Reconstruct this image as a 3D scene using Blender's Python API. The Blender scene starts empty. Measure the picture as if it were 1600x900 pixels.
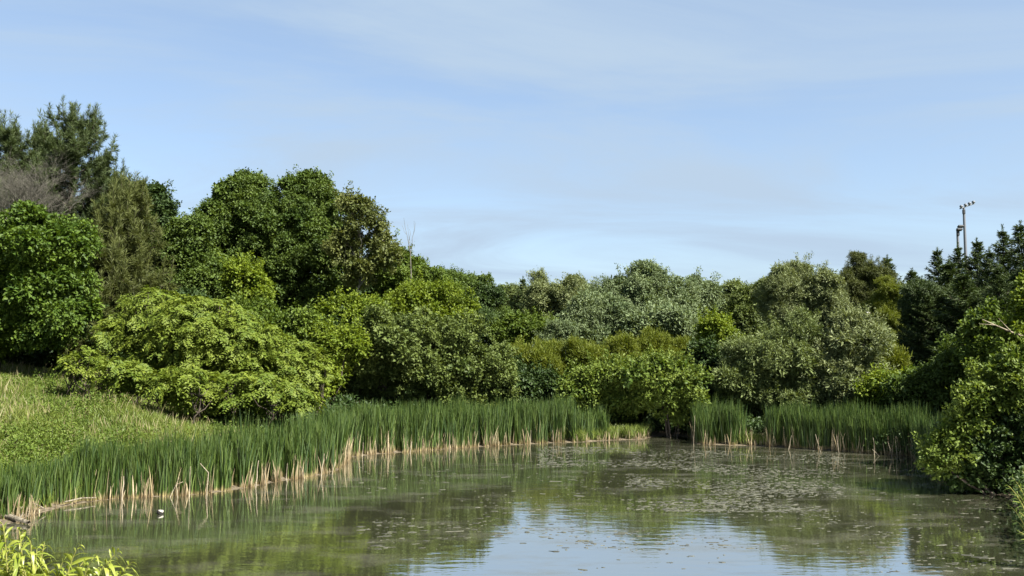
import bpy, math, random
import numpy as np
from mathutils import Vector

R = np.random.default_rng(7)
random.seed(7)
scene = bpy.context.scene
COL = scene.collection

# ------------------------------------------------------------------ camera
CAM_H, YH, F = 4.6, 560.0, 1400.0           # eye height above the water, horizon row, focal length in photo pixels
PITCH = math.atan((YH - 450.0) / F)
cam_d = bpy.data.cameras.new("camera")
cam = bpy.data.objects.new("camera", cam_d)
COL.objects.link(cam)
cam.location = (0, 0, CAM_H)
cam.rotation_euler = (math.radians(90) + PITCH, 0, 0)
cam_d.sensor_width = 36.0
cam_d.lens = 36.0 * F / 1600.0
cam_d.clip_start = 0.1
cam_d.clip_end = 5000
scene.camera = cam

# ------------------------------------------------------------------ world, sun, exposure
SUN_EL, SUN_AZ = math.radians(48), math.radians(128)     # azimuth clockwise from +Y
SKY_STRENGTH, SUN_STRENGTH, EXPOSURE = 0.050, 5.0, 2.1
w = bpy.data.worlds.new("World")
scene.world = w
w.use_nodes = True
nt = w.node_tree
nt.nodes.clear()
N = nt.nodes.new
L = nt.links.new
out = N("ShaderNodeOutputWorld")
sky = N("ShaderNodeTexSky")
sky.sky_type = 'NISHITA'
sky.sun_disc = False
sky.sun_elevation = SUN_EL
sky.sun_rotation = SUN_AZ
sky.altitude = 200
sky.air_density = 1.0
sky.dust_density = 1.6
sky.ozone_density = 1.6
bg = N("ShaderNodeBackground")
bg.inputs['Strength'].default_value = SKY_STRENGTH
L(sky.outputs[0], bg.inputs['Color'])
tc = N("ShaderNodeTexCoord")
sep = N("ShaderNodeSeparateXYZ")
L(tc.outputs['Generated'], sep.inputs[0])
def math_node(tree, op, a, b=None, clamp=False):
    n = tree.nodes.new("ShaderNodeMath")
    n.operation = op
    n.use_clamp = clamp
    for i, v in enumerate((a, b)):
        if v is None: continue
        if isinstance(v, (int, float)): n.inputs[i].default_value = v
        else: tree.links.new(v, n.inputs[i])
    return n.outputs[0]
zz = math_node(nt, 'ADD', math_node(nt, 'MAXIMUM', sep.outputs[2], 0.0), 0.12)
u_ = math_node(nt, 'DIVIDE', sep.outputs[0], zz)
v_ = math_node(nt, 'DIVIDE', sep.outputs[1], zz)
cmb = N("ShaderNodeCombineXYZ")
L(u_, cmb.inputs[0]); L(v_, cmb.inputs[1])
mp = N("ShaderNodeMapping")
mp.inputs['Rotation'].default_value = (0, 0, math.radians(32))
mp.inputs['Scale'].default_value = (0.60, 1.15, 1.0)
mp.inputs['Location'].default_value = (0.7, 0.35, 0)
L(cmb.outputs[0], mp.inputs['Vector'])
no = N("ShaderNodeTexNoise")
no.inputs['Scale'].default_value = 0.85
no.inputs['Detail'].default_value = 7
no.inputs['Roughness'].default_value = 0.60
no.inputs['Distortion'].default_value = 1.0
L(mp.outputs[0], no.inputs['Vector'])
cr = N("ShaderNodeMapRange")
cr.interpolation_type = 'SMOOTHSTEP'
cr.inputs['From Min'].default_value = 0.33
cr.inputs['From Max'].default_value = 0.70
cr.inputs['To Min'].default_value = 0.30
cr.inputs['To Max'].default_value = 1.0
L(no.outputs[0], cr.inputs['Value'])
cloud = N("ShaderNodeBackground")                       # thin high cloud veil
cloud.inputs['Color'].default_value = (0.575, 0.735, 0.925, 1)
cloud.inputs['Strength'].default_value = 0.209
mx = N("ShaderNodeMixShader")
L(cr.outputs[0], mx.inputs[0]); L(bg.outputs[0], mx.inputs[1]); L(cloud.outputs[0], mx.inputs[2])
L(mx.outputs[0], out.inputs['Surface'])

S = Vector((math.cos(SUN_EL) * math.sin(SUN_AZ), math.cos(SUN_EL) * math.cos(SUN_AZ), math.sin(SUN_EL)))
sl = bpy.data.lights.new("sun", 'SUN')
sl.energy = SUN_STRENGTH
sl.angle = math.radians(0.5)
sl.color = (1.0, 0.95, 0.86)
so = bpy.data.objects.new("sun", sl)
COL.objects.link(so)
so.rotation_euler = S.to_track_quat('Z', 'Y').to_euler()
so.location = (60, -30, 80)
vs = scene.view_settings
vs.view_transform = 'Standard'
vs.look = 'None'
vs.exposure = EXPOSURE
vs.gamma = 1
scene.cycles.max_bounces = 6
scene.cycles.diffuse_bounces = 3
scene.cycles.glossy_bounces = 3
scene.cycles.transmission_bounces = 3
scene.cycles.transparent_max_bounces = 4
scene.cycles.use_denoising = True

# ------------------------------------------------------------------ helpers
CP, SP = math.cos(PITCH), math.sin(PITCH)
def at(px, py, Y):
    """World point seen at photo pixel (px, py) at distance Y ahead."""
    a, b = (px - 800.0) / F, (450.0 - py) / F
    d = np.array([a, CP - b * SP, SP + b * CP])
    return np.array([0, 0, CAM_H]) + d * (Y / d[1])
def on_water(px, py):
    a, b = (px - 800.0) / F, (450.0 - py) / F
    d = np.array([a, CP - b * SP, SP + b * CP])
    p = np.array([0, 0, CAM_H]) + d * (-CAM_H / d[2])
    return p[:2]
def unit(v):
    return v / np.maximum(np.linalg.norm(v, axis=-1, keepdims=True), 1e-9)

def tag(o, label=None, cat=None, group=None, kind=None):
    if label: o['label'] = label
    if cat: o['category'] = cat
    if group: o['group'] = group
    if kind: o['kind'] = kind
    return o
def empty(name, loc, label, cat, group=None):
    o = bpy.data.objects.new(name, None)
    o.empty_display_size = 0.3
    COL.objects.link(o)
    o.location = loc
    return tag(o, label, cat, group)
def mesh_np(name, verts, faces, mat, parent=None, tint=None, extra=None, smooth=False, origin=None):
    """verts (n,3) world; faces (m,4) or (m,3) ints; links ONE mesh object, stored relative to its thing."""
    verts = np.asarray(verts, dtype=np.float32)
    faces = np.asarray(faces, dtype=np.int32)
    if parent is not None:
        org = np.array(parent['_org']) if '_org' in parent else np.array(parent.location)
    else:
        org = np.zeros(3) if origin is None else np.array(origin)
    v = verts - org.astype(np.float32)
    me = bpy.data.meshes.new(name)
    k = faces.shape[1]
    me.vertices.add(len(v)); me.vertices.foreach_set('co', v.ravel())
    me.loops.add(faces.size); me.loops.foreach_set('vertex_index', faces.ravel())
    me.polygons.add(len(faces))
    me.polygons.foreach_set('loop_start', np.arange(0, faces.size, k, dtype=np.int32))
    try: me.polygons.foreach_set('loop_total', np.full(len(faces), k, dtype=np.int32))
    except Exception: pass
    for nm, arr in (('tint', tint), ('along', extra)):
        if arr is not None:
            a = me.attributes.new(nm, 'FLOAT', 'POINT')
            a.data.foreach_set('value', np.asarray(arr, dtype=np.float32))
    me.polygons.foreach_set('use_smooth', np.full(len(faces), smooth, dtype=bool))
    me.update(calc_edges=True)
    me.materials.append(mat)
    o = bpy.data.objects.new(name, me)
    COL.objects.link(o)
    if parent is not None: o.parent = parent
    else: o.location = org
    return o

def tube(path, radii, sides=6):
    P = np.asarray(path, float); r = np.asarray(radii, float)
    n = len(P)
    t = unit(np.gradient(P, axis=0))
    ref = np.where(np.abs(t[:, 2:3]) > 0.9, np.array([[1.0, 0, 0]]), np.array([[0, 0, 1.0]]))
    a = unit(np.cross(t, ref)); b = np.cross(t, a)
    ang = np.linspace(0, 2 * math.pi, sides, endpoint=False)
    ring = a[:, None, :] * np.cos(ang)[None, :, None] + b[:, None, :] * np.sin(ang)[None, :, None]
    V = (P[:, None, :] + ring * r[:, None, None]).reshape(-1, 3)
    i = np.arange(n - 1)[:, None] * sides; j = np.arange(sides)[None, :]; j2 = (j + 1) % sides
    Fq = np.stack([i + j, i + j2, i + sides + j2, i + sides + j], -1).reshape(-1, 4)
    m = len(V)
    V = np.vstack([V, P[:1], P[-1:]])                   # close both ends
    jj = np.arange(sides)
    c0 = np.stack([np.full(sides, m), (jj + 1) % sides, jj, np.full(sides, m)], -1)
    base = (n - 1) * sides
    c1 = np.stack([np.full(sides, m + 1), base + jj, base + (jj + 1) % sides, np.full(sides, m + 1)], -1)
    return V, Fq, c0[:, :3], c1[:, :3]
class Tubes:
    """collects tubes; caps are written as thin quads so every face has four corners"""
    def __init__(s): s.V, s.F, s.n = [], [], 0
    def add(s, path, radii, sides=6, wob=0.0):
        path = np.array(path, float)
        if wob: path[1:-1] += R.normal(0, wob, path[1:-1].shape)
        V, Fq, c0, c1 = tube(path, radii, sides)
        s.V.append(V); s.F.append(Fq + s.n)
        s.n += len(V)
    def build(s, name, mat, parent=None, origin=None):
        return mesh_np(name, np.vstack(s.V), np.vstack(s.F), mat, parent, smooth=True, origin=origin)
def arc(p0, p1, n=5, sag=0.0, wob=0.0, bend=None):
    t = np.linspace(0, 1, n)[:, None]
    P = np.asarray(p0) * (1 - t) + np.asarray(p1) * t
    P[:, 2] += sag * np.sin(math.pi * t[:, 0])
    if bend is not None: P += np.asarray(bend) * np.sin(math.pi * t)
    if wob: P[1:-1] += R.normal(0, wob, (n - 2, 3))
    return P

# ------------------------------------------------------------------ materials
def new_mat(name):
    m = bpy.data.materials.new(name)
    m.use_nodes = True
    m.node_tree.nodes.clear()
    return m, m.node_tree
ALB = 0.74                                     # overall albedo of the vegetation
def leaf_mat(name, c0, c1, trans=0.3, rough=0.58, spec=0.2):
    c0, c1 = [v * ALB for v in c0], [v * ALB for v in c1]
    m, t = new_mat(name)
    o = t.nodes.new("ShaderNodeOutputMaterial")
    a = t.nodes.new("ShaderNodeAttribute"); a.attribute_name = 'tint'
    mix = t.nodes.new("ShaderNodeMix"); mix.data_type = 'RGBA'
    t.links.new(a.outputs['Fac'], mix.inputs[0])
    mix.inputs[6].default_value = (*c0, 1); mix.inputs[7].default_value = (*c1, 1)
    p = t.nodes.new("ShaderNodeBsdfPrincipled")
    p.inputs['Roughness'].default_value = rough
    p.inputs['Specular IOR Level'].default_value = spec
    t.links.new(mix.outputs[2], p.inputs['Base Color'])
    tr = t.nodes.new("ShaderNodeBsdfTranslucent")
    mul = t.nodes.new("ShaderNodeMix"); mul.data_type = 'RGBA'; mul.blend_type = 'MULTIPLY'
    mul.inputs[0].default_value = 1
    t.links.new(mix.outputs[2], mul.inputs[6]); mul.inputs[7].default_value = (1.25, 1.2, 0.55, 1)
    t.links.new(mul.outputs[2], tr.inputs['Color'])
    ms = t.nodes.new("ShaderNodeMixShader"); ms.inputs[0].default_value = trans
    t.links.new(p.outputs[0], ms.inputs[1]); t.links.new(tr.outputs[0], ms.inputs[2])
    t.links.new(ms.outputs[0], o.inputs['Surface'])
    return m
def bark_mat(name, c0, c1, scale=6.0, rough=0.9):
    c0, c1 = [v * ALB for v in c0], [v * ALB for v in c1]
    m, t = new_mat(name)
    o = t.nodes.new("ShaderNodeOutputMaterial")
    p = t.nodes.new("ShaderNodeBsdfPrincipled"); p.inputs['Roughness'].default_value = rough
    p.inputs['Specular IOR Level'].default_value = 0.15
    tcn = t.nodes.new("ShaderNodeTexCoord")
    mpn = t.nodes.new("ShaderNodeMapping"); mpn.inputs['Scale'].default_value = (1, 1, 0.25)
    t.links.new(tcn.outputs['Object'], mpn.inputs[0])
    n = t.nodes.new("ShaderNodeTexNoise"); n.inputs['Scale'].default_value = scale; n.inputs['Detail'].default_value = 6
    t.links.new(mpn.outputs[0], n.inputs['Vector'])
    r = t.nodes.new("ShaderNodeValToRGB")
    r.color_ramp.elements[0].position = 0.35; r.color_ramp.elements[0].color = (*c0, 1)
    r.color_ramp.elements[1].position = 0.68; r.color_ramp.elements[1].color = (*c1, 1)
    t.links.new(n.outputs[0], r.inputs[0]); t.links.new(r.outputs[0], p.inputs['Base Color'])
    b = t.nodes.new("ShaderNodeBump"); b.inputs['Strength'].default_value = 0.5; b.inputs['Distance'].default_value = 0.03
    t.links.new(n.outputs[0], b.inputs['Height']); t.links.new(b.outputs[0], p.inputs['Normal'])
    t.links.new(p.outputs[0], o.inputs['Surface'])
    return m
BARK = bark_mat("bark_dark", (0.03, 0.024, 0.018), (0.11, 0.09, 0.07))
BARK_GREY = bark_mat("bark_grey", (0.12, 0.105, 0.085), (0.30, 0.27, 0.23))
BARK_PALE = bark_mat("bark_pale", (0.13, 0.12, 0.095), (0.27, 0.25, 0.20))
GREYTWIG = bark_mat("grey_twig", (0.085, 0.080, 0.065), (0.19, 0.18, 0.15))
TWIG = bark_mat("twig_green", (0.16, 0.16, 0.04), (0.28, 0.27, 0.08), 20)
DEADWOOD = bark_mat("dead_wood", (0.12, 0.10, 0.07), (0.36, 0.31, 0.225), 9)
LEAF = dict(
    maple=leaf_mat("leaf_maple", (0.032, 0.070, 0.008), (0.098, 0.152, 0.015)),
    oak=leaf_mat("leaf_oak", (0.042, 0.076, 0.013), (0.102, 0.150, 0.026)),
    ash=leaf_mat("leaf_ash", (0.062, 0.082, 0.018), (0.138, 0.155, 0.042)),
    lime=leaf_mat("leaf_lime", (0.085, 0.135, 0.010), (0.170, 0.220, 0.018), 0.36),
    green=leaf_mat("leaf_green", (0.052, 0.092, 0.012), (0.120, 0.170, 0.022)),
    sumac=leaf_mat("leaf_sumac", (0.074, 0.120, 0.012), (0.166, 0.208, 0.024), 0.30),
    dogwood=leaf_mat("leaf_dogwood", (0.048, 0.075, 0.015), (0.130, 0.168, 0.038), 0.25),
    silver=leaf_mat("leaf_silver", (0.074, 0.112, 0.044), (0.195, 0.245, 0.118), 0.22),
    pale=leaf_mat("leaf_pale", (0.100, 0.132, 0.048), (0.205, 0.235, 0.100), 0.25),
    osier=leaf_mat("leaf_osier", (0.082, 0.115, 0.010), (0.160, 0.185, 0.020), 0.34),
    alder=leaf_mat("leaf_alder", (0.048, 0.088, 0.010), (0.165, 0.215, 0.036), 0.3),
    willow=leaf_mat("leaf_willow", (0.068, 0.096, 0.024), (0.170, 0.212, 0.072), 0.25),
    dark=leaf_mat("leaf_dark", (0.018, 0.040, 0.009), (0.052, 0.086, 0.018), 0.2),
    pine=leaf_mat("needle_pine", (0.026, 0.046, 0.015), (0.072, 0.098, 0.030), 0.15),
    olive=leaf_mat("needle_olive", (0.034, 0.047, 0.011), (0.098, 0.114, 0.028), 0.2),
    spruce=leaf_mat("needle_spruce", (0.016, 0.034, 0.009), (0.062, 0.092, 0.022), 0.12),
    blossom=leaf_mat("blossom_white", (0.50, 0.52, 0.47), (0.78, 0.78, 0.76), 0.2),
    sprig=leaf_mat("leaf_sprig", (0.160, 0.215, 0.018), (0.310, 0.345, 0.060), 0.38, 0.4, 0.4),
    weed=leaf_mat("leaf_weed", (0.060, 0.105, 0.012), (0.140, 0.190, 0.030), 0.32),
)

# ------------------------------------------------------------------ ground and water
SHORE_PX = [(1600, 850), (1596, 810), (1575, 782), (1555, 772), (1500, 760), (1455, 748), (1440, 730), (1425, 714), (1370, 710), (1300, 705), (1240, 701),
            (1185, 697), (1135, 696), (1085, 694), (1080, 684), (1045, 680), (1015, 684), (1008, 687), (960, 688), (915, 691), (870, 692),
            (790, 696), (700, 702), (600, 709), (550, 714), (541, 722), (530, 735), (490, 745), (440, 752), (385, 763), (330, 771), (285, 775),
            (240, 777), (190, 779), (150, 783), (100, 792), (50, 806), (20, 818)]
shore = [on_water(*p) for p in SHORE_PX]
shore += [np.array(p) for p in ((-15.2, 21.5), (-14.5, 18.0), (-11.0, 14.5), (-6, 12.8), (0, 12.2), (6, 12.6), (10.0, 14.5), (12.2, 18.0))]
shore = np.array(shore)
SA, SB = shore, np.roll(shore, -1, axis=0)
def shore_dist(P):
    """signed distance to the waterline, positive on land"""
    P = np.asarray(P, float).reshape(-1, 2)
    out = np.full(len(P), 1e9); ins = np.zeros(len(P), bool)
    for a, b in zip(SA, SB):
        ab = b - a
        t = np.clip(((P - a) @ ab) / max(ab @ ab, 1e-9), 0, 1)
        out = np.minimum(out, np.linalg.norm(P - a - t[:, None] * ab, axis=1))
        c = (a[1] > P[:, 1]) != (b[1] > P[:, 1])
        with np.errstate(divide='ignore', invalid='ignore'):
            xi = (b[0] - a[0]) * (P[:, 1] - a[1]) / (b[1] - a[1]) + a[0]
        ins ^= c & (P[:, 0] < xi)
    return np.where(ins, -out, out)
def sstep(a, b, x):
    t = np.clip((x - a) / (b - a), 0, 1)
    return t * t * (3 - 2 * t)
def height(P):
    P = np.asarray(P, float).reshape(-1, 2)
    d = shore_dist(P); x, y = P[:, 0], P[:, 1]
    left = sstep(-1, -11, x); right = sstep(13, 19, x); near = sstep(17, 12, y)
    slope = 0.05 + 0.21 * left + 0.09 * right
    slope = slope * (1 - near) + 0.30 * near
    cap = (1.6 + 4.6 * left + 1.6 * right) * (1 - near) + 3.9 * near
    dd = np.maximum(d - 0.9, 0)
    h = 0.09 * sstep(0.0, 0.7, d) + cap * (1 - np.exp(-slope * dd / cap))
    und = 0.10 * np.sin(x * 0.55 + 1.3) * np.sin(y * 0.43) + 0.05 * np.sin(x * 1.3 + y * 0.9)
    h = h + und * sstep(1.5, 5, d)
    h = np.where(d < 0, np.maximum(d * 0.35, -0.9), h)
    return h
def gz(x, y): return float(height([(x, y)])[0])

def axis(lo, a, b, hi, fine):
    mid = np.arange(a, b, fine)
    lo_ = a - np.geomspace(fine, a - lo, 26)[::-1]
    hi_ = b + np.geomspace(fine, hi - b, 26) - fine
    return np.unique(np.round(np.concatenate([lo_, mid, hi_]), 3))
gx, gy = axis(-1500, -36, 36, 1500, 0.4), axis(-400, 2, 70, 2500, 0.4)
GX, GY = np.meshgrid(gx, gy)
GP = np.stack([GX.ravel(), GY.ravel()], -1)
GV = np.column_stack([GP, height(GP)])
nx, ny = len(gx), len(gy)
ii, jj = np.meshgrid(np.arange(nx - 1), np.arange(ny - 1))
q = (jj * nx + ii).ravel()
m, t = new_mat("ground_soil_and_grass")
o_ = t.nodes.new("ShaderNodeOutputMaterial")
p = t.nodes.new("ShaderNodeBsdfPrincipled"); p.inputs['Roughness'].default_value = 0.95; p.inputs['Specular IOR Level'].default_value = 0.1
geo = t.nodes.new("ShaderNodeNewGeometry")
sx = t.nodes.new("ShaderNodeSeparateXYZ"); t.links.new(geo.outputs['Position'], sx.inputs[0])
n1 = t.nodes.new("ShaderNodeTexNoise"); n1.inputs['Scale'].default_value = 1.6; n1.inputs['Detail'].default_value = 8
t.links.new(geo.outputs['Position'], n1.inputs['Vector'])
n2 = t.nodes.new("ShaderNodeTexNoise"); n2.inputs['Scale'].default_value = 9; n2.inputs['Detail'].default_value = 5
t.links.new(geo.outputs['Position'], n2.inputs['Vector'])
g = t.nodes.new("ShaderNodeValToRGB")
g.color_ramp.elements[0].position = 0.3; g.color_ramp.elements[0].color = (0.038, 0.052, 0.012, 1)
g.color_ramp.elements[1].position = 0.7; g.color_ramp.elements[1].color = (0.085, 0.09, 0.025, 1)
t.links.new(n1.outputs[0], g.inputs[0])
mud = t.nodes.new("ShaderNodeValToRGB")
mud.color_ramp.elements[0].position = 0.3; mud.color_ramp.elements[0].color = (0.028, 0.022, 0.014, 1)
mud.color_ramp.elements[1].position = 0.7; mud.color_ramp.elements[1].color = (0.125, 0.105, 0.072, 1)
t.links.new(n2.outputs[0], mud.inputs[0])
f_ = math_node(t, 'ADD', sx.outputs[2], math_node(t, 'MULTIPLY', math_node(t, 'SUBTRACT', n1.outputs[0], 0.5), 0.25))
mr = t.nodes.new("ShaderNodeMapRange"); mr.inputs['From Min'].default_value = 0.12; mr.inputs['From Max'].default_value = 0.45
t.links.new(f_, mr.inputs['Value'])
mixc = t.nodes.new("ShaderNodeMix"); mixc.data_type = 'RGBA'
t.links.new(mr.outputs[0], mixc.inputs[0]); t.links.new(mud.outputs[0], mixc.inputs[6]); t.links.new(g.outputs[0], mixc.inputs[7])
t.links.new(mixc.outputs[2], p.inputs['Base Color'])
bp = t.nodes.new("ShaderNodeBump"); bp.inputs['Distance'].default_value = 0.06; bp.inputs['Strength'].default_value = 0.7
t.links.new(n2.outputs[0], bp.inputs['Height']); t.links.new(bp.outputs[0], p.inputs['Normal'])
t.links.new(p.outputs[0], o_.inputs['Surface'])
tag(mesh_np("ground", GV, np.stack([q, q + 1, q + nx + 1, q + nx], -1), m, smooth=True), kind='structure')

m, t = new_mat("pond_water")
o_ = t.nodes.new("ShaderNodeOutputMaterial")
geo = t.nodes.new("ShaderNodeNewGeometry")
p = t.nodes.new("ShaderNodeBsdfDiffuse")               # silty water body
gl = t.nodes.new("ShaderNodeBsdfGlossy"); gl.inputs['Roughness'].default_value = 0.03
fr = t.nodes.new("ShaderNodeFresnel"); fr.inputs['IOR'].default_value = 1.33
fm = t.nodes.new("ShaderNodeMapRange"); fm.inputs['From Max'].default_value = 0.7
fm.inputs['To Min'].default_value = 0.79; fm.inputs['To Max'].default_value = 0.92
t.links.new(fr.outputs[0], fm.inputs['Value'])
wmix = t.nodes.new("ShaderNodeMixShader")
t.links.new(fm.outputs[0], wmix.inputs[0]); t.links.new(p.outputs[0], wmix.inputs[1]); t.links.new(gl.outputs[0], wmix.inputs[2])
n0 = t.nodes.new("ShaderNodeTexNoise"); n0.inputs['Scale'].default_value = 0.16; n0.inputs['Detail'].default_value = 4
t.links.new(geo.outputs['Position'], n0.inputs['Vector'])
wr = t.nodes.new("ShaderNodeValToRGB")
wr.color_ramp.elements[0].position = 0.3; wr.color_ramp.elements[0].color = (0.050, 0.053, 0.031, 1)
wr.color_ramp.elements[1].position = 0.7; wr.color_ramp.elements[1].color = (0.073, 0.080, 0.043, 1)
t.links.new(n0.outputs[0], wr.inputs[0]); t.links.new(wr.outputs[0], p.inputs['Color'])
mpw = t.nodes.new("ShaderNodeMapping"); mpw.inputs['Scale'].default_value = (0.8, 2.0, 1)
t.links.new(geo.outputs['Position'], mpw.inputs[0])
nb = t.nodes.new("ShaderNodeTexNoise"); nb.inputs['Scale'].default_value = 1.5; nb.inputs['Detail'].default_value = 3
t.links.new(mpw.outputs[0], nb.inputs['Vector'])
bp = t.nodes.new("ShaderNodeBump"); bp.inputs['Strength'].default_value = 0.085; bp.inputs['Distance'].default_value = 0.05
t.links.new(nb.outputs[0], bp.inputs['Height']); t.links.new(bp.outputs[0], gl.inputs['Normal'])
# thin algae film floating in drifts
film = t.nodes.new("ShaderNodeBsdfPrincipled"); film.inputs['Base Color'].default_value = (0.050, 0.047, 0.029, 1); film.inputs['Roughness'].default_value = 0.6
mpf = t.nodes.new("ShaderNodeMapping"); mpf.inputs['Scale'].default_value = (0.35, 0.8, 1)
t.links.new(geo.outputs['Position'], mpf.inputs[0])
nf = t.nodes.new("ShaderNodeTexNoise"); nf.inputs['Scale'].default_value = 1.1; nf.inputs['Detail'].default_value = 9; nf.inputs['Roughness'].default_value = 0.65
t.links.new(mpf.outputs[0], nf.inputs['Vector'])
mf = t.nodes.new("ShaderNodeMapRange"); mf.inputs['From Min'].default_value = 0.50; mf.inputs['From Max'].default_value = 0.66; mf.inputs['To Max'].default_value = 0.36
t.links.new(nf.outputs[0], mf.inputs['Value'])
ms = t.nodes.new("ShaderNodeMixShader")
t.links.new(mf.outputs[0], ms.inputs[0]); t.links.new(wmix.outputs[0], ms.inputs[1]); t.links.new(film.outputs[0], ms.inputs[2])
t.links.new(ms.outputs[0], o_.inputs['Surface'])
tag(mesh_np("water", [(-24, 10, 0), (24, 10, 0), (24, 56, 0), (-24, 56, 0)], [(0, 1, 2, 3)], m), kind='structure')

# ------------------------------------------------------------------ foliage engine
def leaf_quads(base, axis_, nrm, ln, wd, fold=0.18):
    """diamond leaves with a fold along the midrib: (n,4,3)"""
    n_ = unit(nrm - axis_ * np.sum(nrm * axis_, -1, keepdims=True))
    s = np.cross(axis_, n_)
    ln = ln[:, None]; wd = wd[:, None]
    mid = base + axis_ * ln * 0.45 + n_ * wd * fold
    return np.stack([base, mid - s * wd * 0.5, base + axis_ * ln, mid + s * wd * 0.5], 1)
STYLES = dict(   # leaf length, width, leaves per clump, clump radius, clumps per square metre, droop, up-facing, bough radius, flatness
    broad=dict(ln=0.21, wd=0.135, k=11, cr=0.22, den=8.0, droop=0.35, up=0.75, sub=0.85),
    big=dict(ln=0.21, wd=0.145, k=11, cr=0.22, den=10.0, droop=0.45, up=0.8, sub=0.75),
    small=dict(ln=0.16, wd=0.11, k=11, cr=0.17, den=12.0, droop=0.2, up=0.7, sub=0.6),
    narrow=dict(ln=0.24, wd=0.065, k=13, cr=0.20, den=11.0, droop=0.25, up=0.45, sub=0.8),
    wispy=dict(ln=0.28, wd=0.045, k=14, cr=0.22, den=11.0, droop=-0.8, up=0.2, sub=0.6, flat=1.1),
    needle=dict(ln=0.26, wd=0.045, k=18, cr=0.18, den=11.0, droop=0.1, up=0.3, sub=0.85, flat=0.45),
    far=dict(ln=0.30, wd=0.115, k=12, cr=0.30, den=6.5, droop=0.15, up=0.6, sub=1.15, flat=0.85),
)
def sphere_dirs(n): return unit(R.normal(size=(n, 3)))
def crown(lobes, st, gap=0.0, drop=1.0, shoots=1.0, inner=0.4):
    """lobes: list of (centre, radii) in metres -> leaf vertices, tint, centres of the leafy boughs"""
    VV, TT, SUBC = [], [], []
    flat = st.get('flat', 0.72)
    for c, rad in lobes:
        c = np.asarray(c); rad = np.asarray(rad)
        rm = rad.mean()
        sub = st['sub'] * min(1.0, 0.45 + rm / 3.2)
        ns = max(7, int(4 * (rm / sub) ** 2 * 0.95 * drop))
        d = sphere_dirs(ns)
        ph = R.uniform(0, 6.28, 3)                           # lumpy, uneven outline
        lum = 1 + 0.16 * np.sin(3.1 * d[:, 0] * 1.6 + ph[0]) + 0.14 * np.sin(4.3 * d[:, 2] * 1.5 + ph[1]) + 0.12 * np.sin(5.0 * d[:, 1] + ph[2])
        radc = np.maximum(rad - 0.36 * sub, 0.6 * rad)
        sc = c + d * radc * (R.uniform(0.42, 1.04, ns) * np.clip(lum, 0.7, 1.25))[:, None]
        sr = sub * np.clip(R.lognormal(-0.12, 0.38, ns), 0.4, 1.7)
        stint = R.normal(0, 0.16, ns)
        SUBC.append(sc)
        ni = int(ns * inner)                                # inner boughs so that the crown has depth
        di = sphere_dirs(ni)
        sc = np.vstack([sc, c + di * rad * R.uniform(0.15, 0.55, ni)[:, None]])
        sr = np.concatenate([sr, sub * R.uniform(0.9, 1.5, ni)])
        stint = np.concatenate([stint, R.normal(-0.05, 0.1, ni)]); d = np.vstack([d, di])
        nc = np.maximum(4, (4 * math.pi * sr ** 2 * st['den'] * 0.75 * R.uniform(0.55 - gap * 0.4, 1.25, len(sr)))).astype(int)
        idx = np.repeat(np.arange(len(sr)), nc)
        cd = unit(R.normal(size=(len(idx), 3)) + d[idx] * 0.45 + np.array([0, 0, 0.45]))
        cp = sc[idx] + cd * (sr[idx] * R.uniform(0.5, 1.08, len(idx)))[:, None] * np.array([1.0, 1.0, flat])
        ct = stint[idx] + R.normal(0, 0.11, len(idx))
        lsz = np.clip(R.lognormal(0, 0.22, len(sr)), 0.65, 1.5)[idx]
        # leading shoots that break the outline
        nsh = int(ns * 0.8 * shoots)
        if nsh:
            ds = unit(sphere_dirs(nsh) + np.array([0, 0, 0.25]))
            b0 = c + ds * rad * R.uniform(0.72, 0.92, nsh)[:, None]
            dd = unit(ds * 0.8 + np.array([0, 0, 0.75 - st['droop'] * 0.5]) + R.normal(0, 0.35, (nsh, 3)))
            ln = st['sub'] * R.uniform(0.5, 1.35, nsh)
            f = np.linspace(0.1, 1, 6)
            sp = b0[:, None, :] + dd[:, None, :] * (ln[:, None] * f)[..., None]
            lsz = np.concatenate([lsz, np.full(nsh * 6, 0.85)]); cp = np.vstack([cp, sp.reshape(-1, 3)]); cd = np.vstack([cd, np.repeat(dd, 6, 0)])
            ct = np.concatenate([ct, np.repeat(R.normal(0.08, 0.14, nsh), 6)])
        k = st['k']
        li = np.repeat(np.arange(len(cp)), k)
        axis_ = unit(R.normal(size=(len(li), 3)) * 0.8 + cd[li] * 0.7 + np.array([0, 0, -st['droop']]))
        nrm = R.normal(size=(len(li), 3)) * 0.5 + cd[li] * 0.45 + np.array([0, 0, st['up']])
        base = cp[li] + R.normal(size=(len(li), 3)) * st['cr'] * 0.5
        s = R.uniform(0.6, 1.3, len(li)) * lsz[li]
        VV.append(leaf_quads(base, axis_, nrm, st['ln'] * s, st['wd'] * s))
        TT.append(np.clip(0.5 + ct[li] + R.normal(0, 0.16, len(li)), 0, 1))
    V = np.concatenate(VV); T = np.concatenate(TT)
    cen = V.mean(1)
    keep = cen[:, 2] > np.maximum(height(cen[:, :2]), 0) + 0.05
    return V[keep], T[keep], np.vstack(SUBC)
def put_leaves(name, V, T, mat, parent):
    n = len(V)
    return mesh_np(name, V.reshape(-1, 3), np.arange(n * 4).reshape(-1, 4), mat, parent, tint=np.repeat(T, 4))
def px_lobes(lobes, Y, deep=0.85):
    out = []
    for l in lobes:
        cx, cy, rx, ry = l[:4]
        dy = l[4] if len(l) > 4 else 0.0
        k = (Y + dy) / F
        out.append((at(cx, cy, Y + dy), (rx * k, (rx + ry) * 0.5 * k * deep, ry * k)))
    return out
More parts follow.
